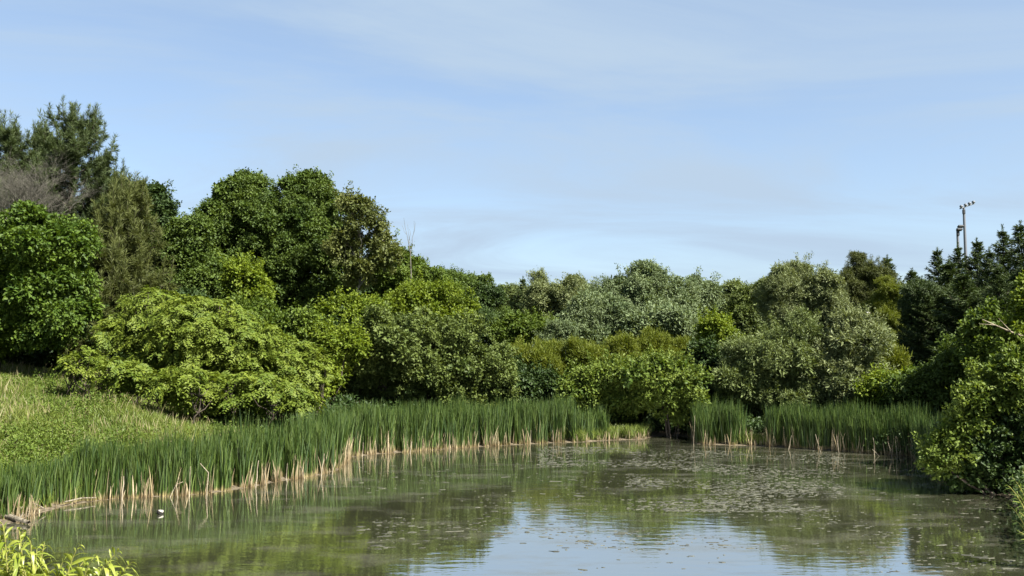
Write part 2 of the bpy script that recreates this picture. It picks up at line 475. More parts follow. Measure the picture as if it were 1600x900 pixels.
def tree(name, label, cat, lobes, Y, style, leaf, bark=BARK, stems=1, lean=0.0, satellites=True, group=None, trunk_r=None, base_px=None, **kw):
    """a broad-leaved tree or shrub: trunk (or several stems) with limbs reaching into the boughs, and a crown"""
    st = STYLES[style] if isinstance(style, str) else style
    Lw = px_lobes(lobes, Y)
    main = list(Lw)
    for c, r in main:                                   # smaller satellite boughs make the outline uneven
        rm = r[0] * 0.5 + r[2] * 0.5
        for _ in range(3 if rm > 0.9 and satellites else 0):
            d = unit(R.normal(size=3) + np.array([0, -0.2, 0.45]))
            f = R.uniform(0.26, 0.46)
            Lw.append((np.asarray(c) + d * np.array(r) * R.uniform(0.8, 1.0), tuple(np.array(r) * f * R.uniform(0.8, 1.2, 3))))
    V, T, sub = crown(Lw, st, **kw)
    Lw = main
    cs = np.array([c for c, r in Lw]); rs = np.array([r for c, r in Lw])
    wts = rs.prod(1)
    cen = (cs * wts[:, None]).sum(0) / wts.sum()
    bx = cen[0] if base_px is None else at(base_px, 560, Y)[0]
    by = cen[1]
    z0 = gz(bx, by)
    root = empty(name, (bx, by, z0), label, cat, group)
    top = (cs[:, 2] + rs[:, 2]).max()
    hgt = max(top - z0, 0.8)
    tr = trunk_r or max(0.035, hgt * 0.016)
    twigs = []
    if Y < 90:                                          # bare twig ends poking out between the leaves
        for c, r in Lw:
            for _ in range(4):
                d = unit(R.normal(size=3) + np.array([0, -0.3, 0.5])); r_ = np.array(r)
                p0 = np.array(c); p1 = c + d * r_ * R.uniform(0.98, 1.12) + R.normal(0, 0.1, 3)
                twigs.append((arc(p0, p1, 4, wob=0.05), np.linspace(0.022, 0.007, 4)))
    put_leaves("crown", V, T, LEAF[leaf], root)
    lobe_of = [np.argsort(np.linalg.norm((sub - c) / r, axis=1))[:0] for c, r in Lw]
    if stems == 1:
        tb = Tubes()
        head = np.array([cen[0] + lean, cen[1], z0 + hgt * 0.78])
        path = arc((bx, by, z0 - 0.25), head, 8, wob=hgt * 0.008)
        tb.add(path, np.linspace(tr, tr * 0.25, 8), 9)
        for c, r in Lw:
            s = path[int(np.clip(2 + 5 * (c[2] - r[2] * 0.9 - z0) / hgt, 2, 6))]
            tb.add(arc(s, c, 5, sag=0.15, wob=0.08), np.linspace(tr * 0.5, tr * 0.15, 5), 6)
            near = sub[np.linalg.norm((sub - c) / r, axis=1) < 1.0]
            for q_ in near[R.permutation(len(near))[:14]]:
                tb.add(arc(c + (s - c) * R.uniform(0, 0.5), q_, 4, sag=0.1, wob=0.05), np.linspace(tr * 0.2, tr * 0.05, 4), 4)
        for a_ in twigs: tb.add(*a_, 3)
        tb.build("trunk", bark, root)
    else:
        tops = sub[R.permutation(len(sub))]
        for i in range(stems):
            tb = Tubes()
            c, r = Lw[i % len(Lw)]
            b = np.array([bx + (c[0] - bx) * 0.35 + R.normal(0, 0.15), by + R.normal(0, 0.2), 0])
            b[2] = gz(b[0], b[1]) - 0.1
            h_ = c + R.normal(0, 0.2, 3) * r
            path = arc(b, h_, 6, wob=0.06)
            tb.add(path, np.linspace(tr * 0.8, tr * 0.3, 6), 6)
            near = sub[np.linalg.norm((sub - c) / r, axis=1) < 1.0]
            for q_ in near[R.permutation(len(near))[:12]]:
                tb.add(arc(path[R.integers(2, 6)], q_, 4, sag=0.08, wob=0.05), np.linspace(tr * 0.35, tr * 0.1, 4), 4)
            tb.build("stem", bark, root)
    return root

def needles(P, D, n_per, ln, wd, spread, up=0.0):
    """tufts of needle sprays at points P with directions D"""
    i = np.repeat(np.arange(len(P)), n_per)
    a = unit(D[i] + R.normal(size=(len(i), 3)) * spread + np.array([0, 0, up]))
    s = R.uniform(0.7, 1.25, len(i))
    return leaf_quads(P[i] + R.normal(size=(len(i), 3)) * 0.03, a, R.normal(size=(len(i), 3)) + np.array([0, 0, 0.8]), ln * s, wd * s, 0.1), i
def spruce_mesh(H, rad, seed_tint=0.0):
    """spruce standing at the origin: drooping whorls of sprays with upturned tips"""
    tb = Tubes(); Vs, Ts = [], []
    tb.add([(0, 0, -0.3), (0.03, 0, H * 0.5), (0, 0.02, H * 0.97)], [H * 0.016, H * 0.009, 0.015], 7)
    z = H * 0.06
    while z < H * 0.985:
        t_ = z / H
        ln0 = rad * (1 - t_) ** 0.85 * (0.9 + 0.2 * math.sin(z * 2.1)) + 0.10
        for b in range(R.integers(6, 9)):
            a = R.uniform(0, 2 * math.pi); ln = ln0 * R.uniform(0.5, 1.3)
            o = np.array([math.cos(a), math.sin(a), 0])
            slope = 0.55 * t_ - 0.22
            n_ = max(3, int(ln / 0.14))
            s = np.linspace(0.12, 1, n_)
            P = o * (s * ln)[:, None]
            P[:, 2] = z + s * ln * slope - 0.12 * ln * np.sin(s * math.pi) + 0.16 * ln * s ** 3
            if n_ > 3: tb.add(P[[0, n_ // 2, n_ - 1]], [0.03, 0.02, 0.006], 3)
            D = np.tile(o, (n_, 1)); side = np.array([-o[1], o[0], 0])
            for sg in (-1, 1):
                V, i = needles(P, unit(D * 0.75 + side * sg * 0.8), 5, 0.40 * (0.45 + 0.65 * (1 - t_)), 0.075 - 0.03 * t_, 0.35, -0.12)
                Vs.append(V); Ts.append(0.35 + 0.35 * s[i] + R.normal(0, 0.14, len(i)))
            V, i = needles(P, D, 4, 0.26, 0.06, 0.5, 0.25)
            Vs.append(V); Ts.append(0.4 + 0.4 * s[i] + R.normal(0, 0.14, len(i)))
        z += 0.17 + 0.12 * (1 - t_) + R.uniform(0, 0.08)
    P = np.column_stack([np.zeros(10), np.zeros(10), np.linspace(H * 0.93, H * 1.02, 10)])
    V, i = needles(P, np.tile(np.array([0, 0, 1.0]), (10, 1)), 9, 0.22, 0.045, 0.45)
    Vs.append(V); Ts.append(np.full(len(i), 0.6))
    return tb, np.concatenate(Vs), np.clip(np.concatenate(Ts), 0, 1)
def pine(name, label, px, py_top, Y, rad_px, leaf, cover=0.75, tuft=0.30, group=None, seg=0.55, up=0.55):
    top = at(px, py_top, Y); x, y = top[0], top[1]
    z0 = gz(x, y); H = top[2] - z0; rad = rad_px * Y / F
    root = empty(name, (x, y, z0), label, "tree", group)
    tb = Tubes(); Ps, Ds, Ws = [], [], []
    B = np.array([x, y, z0])
    tb.add([B + (0, 0, -0.3), B + (0.2, 0.1, H * 0.4), B + (-0.1, 0, H * 0.75), B + (0, 0, H * 0.985)], [H * 0.017, H * 0.012, H * 0.006, 0.02], 9)
    z = H * (1 - cover)
    while z < H * 0.99:
        t_ = (z - H * (1 - cover)) / (H * cover)
        prof = (1 - t_) ** 0.7 * (0.55 + 0.45 * min(1, t_ * 4)) + 0.06
        for b in range(R.integers(4, 7)):
            a = R.uniform(0, 2 * math.pi); ln = rad * prof * R.uniform(0.55, 1.2)
            o = np.array([math.cos(a), math.sin(a), 0])
            rise = (0.12 + 0.75 * t_) * ln
            P = B + np.outer(np.linspace(0, 1, 5), o * ln)
            P[:, 2] += z + rise * np.linspace(0, 1, 5) ** 1.5
            tb.add(P, np.linspace(0.05, 0.012, 5), 4, wob=0.05)
            if t_ > 0.35:                                   # upright leading shoot at the branch end
                q1 = P[-1] + np.array([o[0] * 0.15, o[1] * 0.15, R.uniform(0.7, 1.5)])
                tb.add([P[-1], q1], [0.014, 0.005], 3)
                for f in np.linspace(0.1, 1.0, 7):
                    Ps.append(P[-1] + (q1 - P[-1]) * f); Ds.append(unit(np.array([0, 0, 1.0]) + R.normal(0, 0.25, 3))); Ws.append(1)
            nsub = max(3, int(ln / 0.28))
            for s in np.linspace(0.3, 1.0, nsub):
                q0 = P[0] + (P[-1] - P[0]) * s; q0[2] = P[0][2] + rise * s ** 1.5
                for _ in range(3):
                    dd = unit(o * 0.7 + R.normal(size=3) * 0.65 + np.array([0, 0, up]))
                    l2 = R.uniform(0.25, 0.75) * (0.5 + 0.6 * (1 - t_))
                    q1 = q0 + dd * l2
                    tb.add([q0, q1], [0.012, 0.006], 3)
                    for f in np.linspace(0.35, 1.0, 3):
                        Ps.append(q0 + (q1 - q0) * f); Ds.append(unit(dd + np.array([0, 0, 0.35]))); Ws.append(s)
        z += R.uniform(0.35, 0.7) * seg / 0.55
    for z in np.linspace(H * 0.93, H, 6):
        Ps.append(B + (0, 0, z)); Ds.append(np.array([0, 0, 1.0])); Ws.append(1)
    P, D, W = np.array(Ps), np.array(Ds), np.array(Ws)
    V, i = needles(P, D, 13, tuft, 0.034, 0.55, 0.1)
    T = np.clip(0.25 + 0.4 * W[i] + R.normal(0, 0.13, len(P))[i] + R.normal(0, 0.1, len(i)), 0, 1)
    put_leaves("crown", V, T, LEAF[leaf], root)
    tb.build("trunk", BARK, root)
    return root
def bare_tree(name, label, px, py_top, Y, spread_px, bark, depth=6, group=None, thick=1.0, kids=3, cat="tree"):
    top = at(px, py_top, Y); x, y = top[0], top[1]; z0 = gz(x, y); H = top[2] - z0
    root = empty(name, (x, y, z0), label, cat, group)
    tb = Tubes(); k = Y / F
    def grow(p, d, ln, r, n):
        q1 = p + d * ln
        tb.add(arc(p, q1, 4, wob=ln * 0.05), np.linspace(r, r * 0.62, 4), 7 if n > 3 else 3)
        if n == 0: return
        for _ in range(kids if n > 1 else 4):
            s = R.uniform(0.45, 1.0)
            dd = unit(d + R.normal(size=3) * 0.5 * np.array([1, 1, 0.6]) + np.array([0, 0, 0.10]))
            grow(p + (q1 - p) * s, dd, ln * R.uniform(0.55, 0.85), r * 0.58, n - 1)
    sp = spread_px * k
    zc = H * 0.45
    tb.add(arc((x, y, z0 - 0.2), (x, y, z0 + zc), 5, wob=0.1), np.linspace(H * 0.014, H * 0.009, 5) * thick, 8)
    tot = (H - zc)
    for j in range(5):
        a = j * 1.257 + R.uniform(-.3, .3)
        d = unit(np.array([math.cos(a) * sp / tot * 0.7, math.sin(a) * sp / tot * 0.7, 1.0]))
        grow(np.array([x, y, z0 + zc * R.uniform(0.8, 1.0)]), d, tot * R.uniform(0.28, 0.38), H * 0.006 * thick, depth - 2)
    tb.build("trunk", bark, root)
    return root

# ------------------------------------------------------------------ trees on the left
pine("pine_tree", "tallest dark pine at the left with spiky upright shoots against the sky", 116, 188, 62, 112, 'pine', 0.85, 0.36)
pine("pine_tree", "dark pine at the left edge beside the tallest pine, half hidden by grey twigs", 12, 212, 66, 110, 'pine', 0.85, 0.36)
pine("pine_tree", "shorter dark pine between the two taller pines at the left", 62, 222, 68, 80, 'pine', 0.85, 0.34)
pine("pine_tree", "lower dark pine on the right flank of the tallest pine, behind the olive evergreen", 168, 268, 64, 66, 'pine', 0.9, 0.34)
bare_tree("bare_tree", "leafless grey twiggy tree in front of the dark pines at the left edge", 46, 212, 57, 62, GREYTWIG, 7, kids=4, thick=0.5)
tree("maple_tree", "large bright green maple at the left edge with a black shaded hollow under its crown", "tree",
     [(55, 395, 80, 66), (5, 430, 85, 90), (95, 455, 48, 78), (30, 500, 80, 60), (-70, 440, 90, 100)], 47, 'big', 'maple')
pine("olive_pine", "olive brown evergreen with drooping boughs right of the bright maple", 200, 305, 56, 84, 'olive', 0.97, 0.42, seg=0.42, up=-0.15)
pine("olive_pine", "smaller olive evergreen bough mass hanging over the sumac thicket's dark left end", 165, 395, 52.5, 62, 'olive', 0.95, 0.40, seg=0.42, up=-0.2)
tree("leafy_tree", "dark leafy treetop peeping out behind the olive evergreen", "tree",
     [(222, 335, 36, 42), (248, 352, 24, 36), (240, 400, 40, 50)], 67, 'broad', 'dark')
tree("leafy_tree", "smaller green tree filling the notch left of the huge round tree", "tree",
     [(292, 398, 40, 48), (285, 445, 52, 45), (320, 450, 40, 50)], 66, 'broad', 'oak')
tree("round_tree", "huge round dark green tree rising highest left of centre", "tree",
     [(400, 338, 66, 52), (468, 338, 62, 52), (352, 385, 52, 62), (440, 410, 90, 84), (508, 385, 54, 70), (420, 480, 90, 48), (378, 298, 26, 22), (478, 302, 38, 20), (335, 340, 28, 26)],
     72, 'broad', 'oak')
tree("ash_tree", "open olive tree with pale bare limbs on the right shoulder of the huge round tree", "tree",
     [(560, 338, 40, 34), (588, 372, 26, 32), (540, 378, 30, 34), (600, 405, 30, 28), (545, 318, 26, 18), (566, 425, 30, 24)], 66, 'broad', 'ash', BARK_PALE, gap=1.2, drop=0.7, inner=0.15, satellites=False, trunk_r=0.13, base_px=546)
tree("leafy_tree", "mid green tree sloping down to the right below the dead snag", "tree",
     [(612, 415, 36, 44), (650, 447, 44, 36), (620, 470, 60, 45)], 82, 'broad', 'green')
def snag():
    Y = 73.0
    x, y = at(641, 560, Y)[:2]; z0 = gz(x, y)
    root = empty("dead_snag", (x, y, z0), "thin dead snag with bare upright twigs standing up against the sky left of centre", "tree")
    tb = Tubes()
    f_ = at(641, 392, Y)
    tb.add(arc((x, y, z0 - 0.2), f_, 6, wob=0.05), np.linspace(0.10, 0.03, 6), 7)
    for a_, b_, r_ in (((641, 394), (631, 340), 0.045), ((641, 388), (640, 358), 0.04), ((641, 396), (649, 348), 0.045), ((635, 366), (628, 352), 0.022), ((646, 366), (647, 345), 0.02), ((641, 380), (637, 350), 0.022)):
        tb.add(arc(at(*a_, Y), at(*b_, Y), 5, wob=0.05), np.linspace(r_ * 0.55, 0.008, 5), 4)
    tb.build("trunk", GREYTWIG, root)
snag()
tree("young_tree", "small yellow green tree in front of the huge round tree just above the sumac", "tree",
     [(385, 440, 20, 34), (394, 475, 26, 24), (372, 470, 20, 24)], 60, 'broad', 'lime')
tree("young_tree", "yellow green sapling between the sumac thicket and the grey green bush", "tree",
     [(545, 490, 34, 26), (520, 512, 28, 26), (575, 505, 30, 30)], 58, 'broad', 'lime')
tree("young_tree", "yellowish treetop above the grey green bush, beside the mid green sloping tree", "tree",
     [(664, 466, 44, 26), (640, 484, 44, 28), (690, 500, 54, 32), (610, 500, 40, 26)], 67, 'broad', 'lime')
tree("leafy_tree", "dark green tree with a ragged leafy top left of the centre notch in the skyline", "tree",
     [(722, 458, 46, 36), (752, 464, 28, 36), (690, 455, 30, 30), (720, 500, 70, 40)], 86, 'broad', 'oak')

# sumac thicket: umbrellas of compound leaves over bare stems
def sumac(label, lobes, Y, per=4.6, group="sumacs in the thicket on the left slope"):
    Lw = px_lobes(lobes, Y, 1.0)
    Vs, Ts, tips = [], [], []
    for c, rad in Lw:
        n = max(10, int(2 * math.pi * np.mean(rad) ** 2 * per))
        d = sphere_dirs(n); d[:, 2] = np.where(d[:, 2] < -0.45, -d[:, 2], d[:, 2])
        tip = c + d * np.array(rad) * (1.05 - 0.40 * R.uniform(0, 1, n) ** 2.0)[:, None]
        keep = tip[:, 2] > height(tip[:, :2]) + 0.12
        tip, d = tip[keep], d[keep]; n = len(tip); tips.append(tip)
        K, J = 8, 6                                             # fronds per shoot, leaflet pairs per frond
        A = unit(d * 0.55 + np.array([0, 0, 0.6]) + R.normal(0, 0.3, (n, 3)))
        e1 = unit(np.cross(A, R.normal(size=(n, 3)))); e2 = np.cross(A, e1)
        az = (np.arange(K) / K * 2 * math.pi)[None, :] + R.normal(0, 0.25, (n, K))
        el = R.uniform(0.0, 0.8, (n, K))
        fd = (e1[:, None, :] * np.cos(az)[..., None] + e2[:, None, :] * np.sin(az)[..., None]) * np.cos(el)[..., None] + A[:, None, :] * np.sin(el)[..., None]
        fl = R.uniform(0.34, 0.62, (n, K))
        s = np.linspace(0.15, 1.0, J)
        P = tip[:, None, None, :] + fd[:, :, None, :] * (fl[:, :, None] * s)[..., None]
        P[..., 2] -= fl[:, :, None] * 0.55 * s ** 2
        side = unit(np.cross(fd, A[:, None, :]))
        for sg in (-1, 1):
            ax = unit(side[:, :, None, :] * sg + fd[:, :, None, :] * 0.5 + np.array([0, 0, -0.4]) + R.normal(0, 0.15, P.shape))
            ll = (0.20 * np.sin(0.35 + s * 2.3))[None, None, :] * R.uniform(0.8, 1.25, P.shape[:3])
            nr = A[:, None, None, :] + R.normal(0, 0.4, P.shape)
            V = leaf_quads(P.reshape(-1, 3), ax.reshape(-1, 3), nr.reshape(-1, 3), ll.ravel(), ll.ravel() * 0.46, 0.1)
            Vs.append(V)
            tt = 0.5 + R.normal(0, 0.2, n)[:, None, None] + R.normal(0, 0.1, (n, K))[:, :, None] + np.zeros(J)
            Ts.append(np.clip(tt, 0, 1).ravel())
    fst = dict(STYLES['broad'], ln=0.20, wd=0.09, k=8, den=4.0, sub=0.55)
    V2, T2, _ = crown([(c - np.array([0, 0, r[2] * 0.12]), tuple(np.array(r) * 0.84)) for c, r in Lw], fst, shoots=0.0, inner=0.6)
    Vs.append(V2); Ts.append(T2 * 0.8)
    V, T = np.concatenate(Vs), np.concatenate(Ts); tips = np.vstack(tips)
    c0 = np.mean([c for c, r in Lw], 0)
    root = empty("sumac_shrub", (c0[0], c0[1], gz(c0[0], c0[1])), label, "shrub", group)
    put_leaves("crown", V, T, LEAF['sumac'], root)
    cl = R.permutation(len(tips))
    m_ = max(4, min(9, len(tips) // 14))
    for i in range(m_):
        tb = Tubes(); h = tips[cl[i]]
        b = np.array([c0[0] + (h[0] - c0[0]) * 0.7, c0[1] + (h[1] - c0[1]) * 0.7, 0]); b[2] = gz(b[0], b[1]) - 0.1
        path = arc(b, h, 6, wob=0.09); tb.add(path, np.linspace(0.04, 0.018, 6), 5)
        dist = np.linalg.norm(tips - h, axis=1)
        for q_ in tips[np.argsort(dist)[1:13]]:
            tb.add(arc(path[R.integers(2, 5)], q_, 4, wob=0.06, sag=-0.1), [0.026, 0.022, 0.018, 0.012], 4)
        tb.build("stem", BARK, root)
    return root
sumac("tall sumac at the upper left top of the thicket, under the olive evergreen", [(245, 494, 60, 42), (200, 525, 46, 32), (270, 530, 56, 40)], 47)
sumac("broad bright sumac dome in the middle of the thicket below the huge round tree", [(315, 516, 84, 48), (370, 542, 76, 44), (300, 560, 74, 44), (240, 556, 56, 36), (390, 580, 60, 40)], 46)
sumac("lower right sumac of the thicket next to the grey green bush", [(440, 570, 60, 42), (480, 582, 34, 38), (445, 604, 60, 36)], 47)
sumac("small bright sumac at the left foot of the thicket beside the shaded maple hollow", [(190, 594, 44, 30)], 42)
sumac("dark little sumac in the shade at the thicket's left end below the maple", [(128, 572, 34, 24)], 43)
sumac("bright low sumac at the grass edge in front of the thicket's middle", [(282, 609, 58, 32)], 41.5)
sumac("low yellow green sumac at the grass edge near the cattails, right front of the thicket", [(395, 617, 62, 32), (455, 624, 40, 28), (340, 613, 40, 28)], 42.5)

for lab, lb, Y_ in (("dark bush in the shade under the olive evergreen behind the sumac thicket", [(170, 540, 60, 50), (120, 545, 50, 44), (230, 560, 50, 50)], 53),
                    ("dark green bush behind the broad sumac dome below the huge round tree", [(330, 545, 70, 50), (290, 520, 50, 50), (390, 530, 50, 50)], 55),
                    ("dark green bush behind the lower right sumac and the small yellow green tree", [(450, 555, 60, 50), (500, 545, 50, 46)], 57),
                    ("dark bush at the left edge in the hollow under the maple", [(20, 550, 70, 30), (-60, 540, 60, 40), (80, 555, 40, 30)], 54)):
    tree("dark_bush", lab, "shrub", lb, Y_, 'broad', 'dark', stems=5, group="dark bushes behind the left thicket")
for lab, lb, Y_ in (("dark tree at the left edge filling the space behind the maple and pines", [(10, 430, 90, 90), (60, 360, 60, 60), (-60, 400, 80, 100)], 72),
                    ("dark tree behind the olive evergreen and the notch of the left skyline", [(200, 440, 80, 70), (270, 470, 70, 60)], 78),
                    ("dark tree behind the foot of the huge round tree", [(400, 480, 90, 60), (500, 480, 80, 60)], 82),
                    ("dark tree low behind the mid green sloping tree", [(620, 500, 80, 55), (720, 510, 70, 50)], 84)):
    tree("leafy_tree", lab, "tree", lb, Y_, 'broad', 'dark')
tree("leafy_shrub", "low yellow green shrub filling the gap between the sumac thicket and the grey green bush", "shrub",
     [(515, 560, 30, 34), (540, 540, 34, 28), (500, 600, 28, 30)], 51, 'broad', 'lime', stems=4)
tree("leafy_shrub", "mid green shrub rising just behind the broad sumac dome on its right side", "shrub",
     [(430, 520, 44, 34), (470, 530, 44, 34), (395, 505, 34, 26)], 53, 'broad', 'green', stems=4)
tree("dogwood_bush", "wide grey green bush with a black base behind the left cattails", "shrub",
     [(560, 584, 66, 52), (640, 562, 84, 64), (720, 584, 70, 52), (606, 524, 56, 36), (688, 536, 60, 36), (768, 595, 36, 46), (520, 612, 36, 30)],
     54, dict(STYLES['small'], ln=0.19, wd=0.13, den=11), 'dogwood', stems=7)

# ------------------------------------------------------------------ trees across the pond
tree("willow_tree", "olive grey tree just right of the centre notch in the skyline", "tree",
     [(812, 482, 34, 36), (795, 505, 36, 34), (840, 500, 38, 38)], 126, 'far', 'willow')
tree("pale_willow", "pale feathery tree beside the tiny dark conifer tip at the centre skyline", "tree",
     [(852, 466, 26, 34), (865, 490, 34, 36)], 112, 'far', 'pale', gap=0.8)
tree("pale_willow", "pale feathery tree left of the big silver crown at the centre skyline", "tree",
     [(902, 466, 30, 32), (910, 492, 40, 36)], 110, 'far', 'pale', gap=0.8)
tree("silver_tree", "biggest grey green crown of the far bank, highest at the centre skyline", "tree",
     [(990, 466, 56, 40), (955, 490, 52, 42), (1035, 486, 52, 46), (1004, 442, 28, 20), (1000, 505, 70, 40)], 98, 'far', 'silver')
tree("silver_tree", "rounded silvery tree in front of the biggest grey green crown, on its left side", "tree",
     [(935, 505, 46, 36), (915, 525, 40, 28)], 86, 'far', 'silver')
tree("silver_tree", "rounded silvery tree in front of the biggest grey green crown, on its right side", "tree",
     [(1015, 520, 56, 34), (1065, 525, 42, 38)], 84, 'far', 'silver')
tree("silver_shrub", "small bluish silver shrub above the yellow willows left of the silvery trees", "shrub",
     [(872, 532, 34, 20)], 80, 'narrow', 'silver', stems=4)
tree("leafy_tree", "fresh green low tree tucked in front of the olive grey tree at the centre", "tree",
     [(832, 515, 38, 22), (800, 535, 36, 24)], 82, 'broad', 'green')
tree("poplar_tree", "pointed grey green treetop right of the big silver crown on the skyline", "tree",
     [(1092, 462, 20, 32), (1100, 500, 28, 36)], 106, 'far', 'silver')
tree("leafy_tree", "distant low tree in the skyline dip between the pointed treetop and the big willow", "tree",
     [(1145, 478, 32, 30), (1160, 505, 40, 34)], 112, 'far', 'willow')
tree("leafy_tree", "distant dull green tree partly hidden by the big willow's left side", "tree",
     [(1192, 478, 32, 30), (1185, 510, 40, 36)], 104, 'far', 'dogwood')
tree("young_tree", "bright green sapling between the silvery trees and the big willow", "tree",
     [(1112, 520, 25, 28), (1125, 545, 22, 24)], 74, 'broad', 'lime')
for lab, lb in (("yellow green willow shrub at the left end of the row behind far cattails", [(808, 585, 30, 34), (840, 575, 36, 38)]),
                ("yellow olive willow shrub second from left in the row behind far cattails", [(890, 578, 40, 34), (925, 590, 36, 30)]),
                ("yellow olive willow shrub above the alder that overhangs the far water", [(965, 572, 40, 32), (990, 585, 36, 30)]),
                ("tallest yellowest willow shrub, at the right end of the row below the silvery trees", [(1030, 556, 40, 30), (1062, 570, 30, 30)])):
    tree("osier_shrub", lab, "shrub", lb, 66 + R.uniform(-2, 2), 'wispy', 'osier', TWIG, stems=5, group="yellow willow shrubs behind the far bank")
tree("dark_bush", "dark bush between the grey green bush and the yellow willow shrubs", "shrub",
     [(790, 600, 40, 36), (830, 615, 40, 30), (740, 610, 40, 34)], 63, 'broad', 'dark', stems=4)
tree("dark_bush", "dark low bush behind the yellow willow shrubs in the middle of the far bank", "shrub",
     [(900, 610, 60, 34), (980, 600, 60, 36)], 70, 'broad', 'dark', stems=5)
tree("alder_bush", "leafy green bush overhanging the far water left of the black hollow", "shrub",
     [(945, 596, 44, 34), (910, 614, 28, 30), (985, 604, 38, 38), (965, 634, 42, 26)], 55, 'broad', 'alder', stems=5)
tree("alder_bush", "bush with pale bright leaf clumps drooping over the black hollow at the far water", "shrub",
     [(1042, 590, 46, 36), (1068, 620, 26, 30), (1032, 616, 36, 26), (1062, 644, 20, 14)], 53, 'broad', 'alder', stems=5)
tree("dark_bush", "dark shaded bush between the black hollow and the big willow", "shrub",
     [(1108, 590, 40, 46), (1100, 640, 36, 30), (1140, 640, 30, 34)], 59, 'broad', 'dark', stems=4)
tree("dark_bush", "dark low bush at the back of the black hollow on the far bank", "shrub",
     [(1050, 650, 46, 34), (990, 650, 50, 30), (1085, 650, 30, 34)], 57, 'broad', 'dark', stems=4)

# ------------------------------------------------------------------ trees on the right
tree("willow_tree", "tallest grey olive willow right of centre with a rounded top against the sky", "tree",
     [(1240, 456, 44, 40), (1284, 472, 38, 44), (1222, 492, 36, 40), (1270, 515, 56, 44)], 78, 'narrow', 'pale')
tree("willow_tree", "grey olive willow low in front of the tallest one, dark on its left side", "tree",
     [(1205, 560, 62, 52), (1160, 590, 36, 50), (1245, 535, 46, 40), (1225, 615, 70, 38)], 55, 'narrow', 'willow')
tree("willow_tree", "pale sunlit willow at the right front of the willow group behind the right cattails", "tree",
     [(1320, 548, 46, 48), (1300, 600, 60, 42), (1350, 600, 36, 42)], 54, 'narrow', 'pale')
tree("osier_shrub", "rounded yellow green shrub against the dark conifers right of the pale willow", "shrub",
     [(1382, 578, 26, 38)], 57, 'wispy', 'osier', TWIG, stems=4)
tree("alder_bush", "low bright green bush behind the right cattails below the rounded yellow shrub", "shrub",
     [(1375, 620, 34, 24), (1405, 610, 26, 26)], 51, 'broad', 'lime', stems=4)
tree("alder_bush", "shaded green bush at the right end of the far bank, beside the overhanging bush", "shrub",
     [(1440, 618, 36, 34), (1480, 600, 44, 44)], 49, 'broad', 'oak', stems=5)
tree("yew_tree", "rounded olive evergreen on the skyline left of the dark spruces", "tree",
     [(1350, 434, 36, 34), (1338, 465, 36, 40), (1370, 465, 34, 40)], 97, 'needle', 'olive')
tree("larch_tree", "yellow olive conifer in front of the rounded evergreen, left of the black spruces", "tree",
     [(1388, 484, 30, 40), (1375, 520, 36, 36), (1408, 515, 24, 36)], 88, 'needle', 'osier')
tree("blossom_shrub", "small white flowering shrub in a dark gap beside the pale willow", "shrub",
     [(1347, 510, 11, 12)], 69, 'small', 'blossom', stems=3)

SPR = []
for H_, r_ in ((9.0, 2.7), (12.0, 3.3), (14.5, 3.8)):
    SPR.append((H_, r_) + spruce_mesh(H_, r_))
spr_cache = {}
def spruce(px, py_top, Y, k, label, wide=1.0):
    top = at(px, py_top, Y); x, y = top[0], top[1]; z0 = gz(x, y); H = top[2] - z0
    Hm, rm, tb, V, T = SPR[k]
    root = empty("spruce_tree", (x, y, z0), label, "tree", "dark spruces on the right")
    if k not in spr_cache:
        root['_org'] = (0.0, 0.0, 0.0)
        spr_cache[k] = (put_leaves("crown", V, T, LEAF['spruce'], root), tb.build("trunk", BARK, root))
        del root['_org']
    else:
        for src in spr_cache[k]:
            c = src.copy(); COL.objects.link(c); c.parent = root
    s = H / Hm
    root.scale = (s * wide, s * wide, s)
    root.rotation_euler = (0, 0, R.uniform(0, 6.28))
spruce(817, 436, 122, 1, "tiny dark conifer tip on the skyline right of the centre notch")
spruce(1386, 404, 104, 0, "dark spruce tip just right of the rounded olive evergreen")
spruce(1425, 424, 98, 0, "lowest spruce tip on the skyline between the olive evergreen and the tall spruces", 1.2)
spruce(1465, 392, 72, 1, "dark spruce left of the two light poles", 1.1)
spruce(1497, 384, 74, 2, "dark spruce at the foot of the two light poles", 1.1)
spruce(1526, 378, 66, 1, "dark spruce just right of the light poles", 1.1)
spruce(1566, 358, 62, 2, "taller dark spruce second from the right edge", 1.1)
spruce(1594, 352, 65, 1, "tallest dark spruce at the right edge of the picture", 1.2)
spruce(1645, 330, 60, 2, "large dark spruce cut off by the right edge of the picture", 1.3)
spruce(1448, 462, 60, 1, "nearer black spruce whose foot is in deep shade behind the right bank", 1.35)
spruce(1505, 430, 57, 0, "nearer dark spruce in the middle of the black spruce group", 1.5)
spruce(1440, 436, 68, 1, "thin dark spruce left of the dark spruce nearest the light poles' left", 1.2)
spruce(1482, 412, 65, 0, "middle sized dark spruce below the lamp poles in front of their feet", 1.4)
spruce(1546, 392, 60, 2, "dark spruce between the light poles and the taller spruces at the right edge", 1.15)
spruce(1612, 395, 55, 1, "dark spruce cut by the right edge in front of the tallest one", 1.2)
spruce(1560, 420, 52, 1, "nearest dark spruce above the pale dead branch", 1.3)
tree("leafy_tree", "mid green leafy tree in front of the spruces at the right", "tree",
     [(1560, 525, 30, 34), (1535, 555, 34, 30)], 46, 'broad', 'green', gap=0.8)
tree("young_tree", "yellow green leafy tree at the right edge above the overhanging bush", "tree",
     [(1602, 510, 24, 32), (1620, 470, 22, 46), (1600, 538, 28, 20)], 42, 'broad', 'lime')
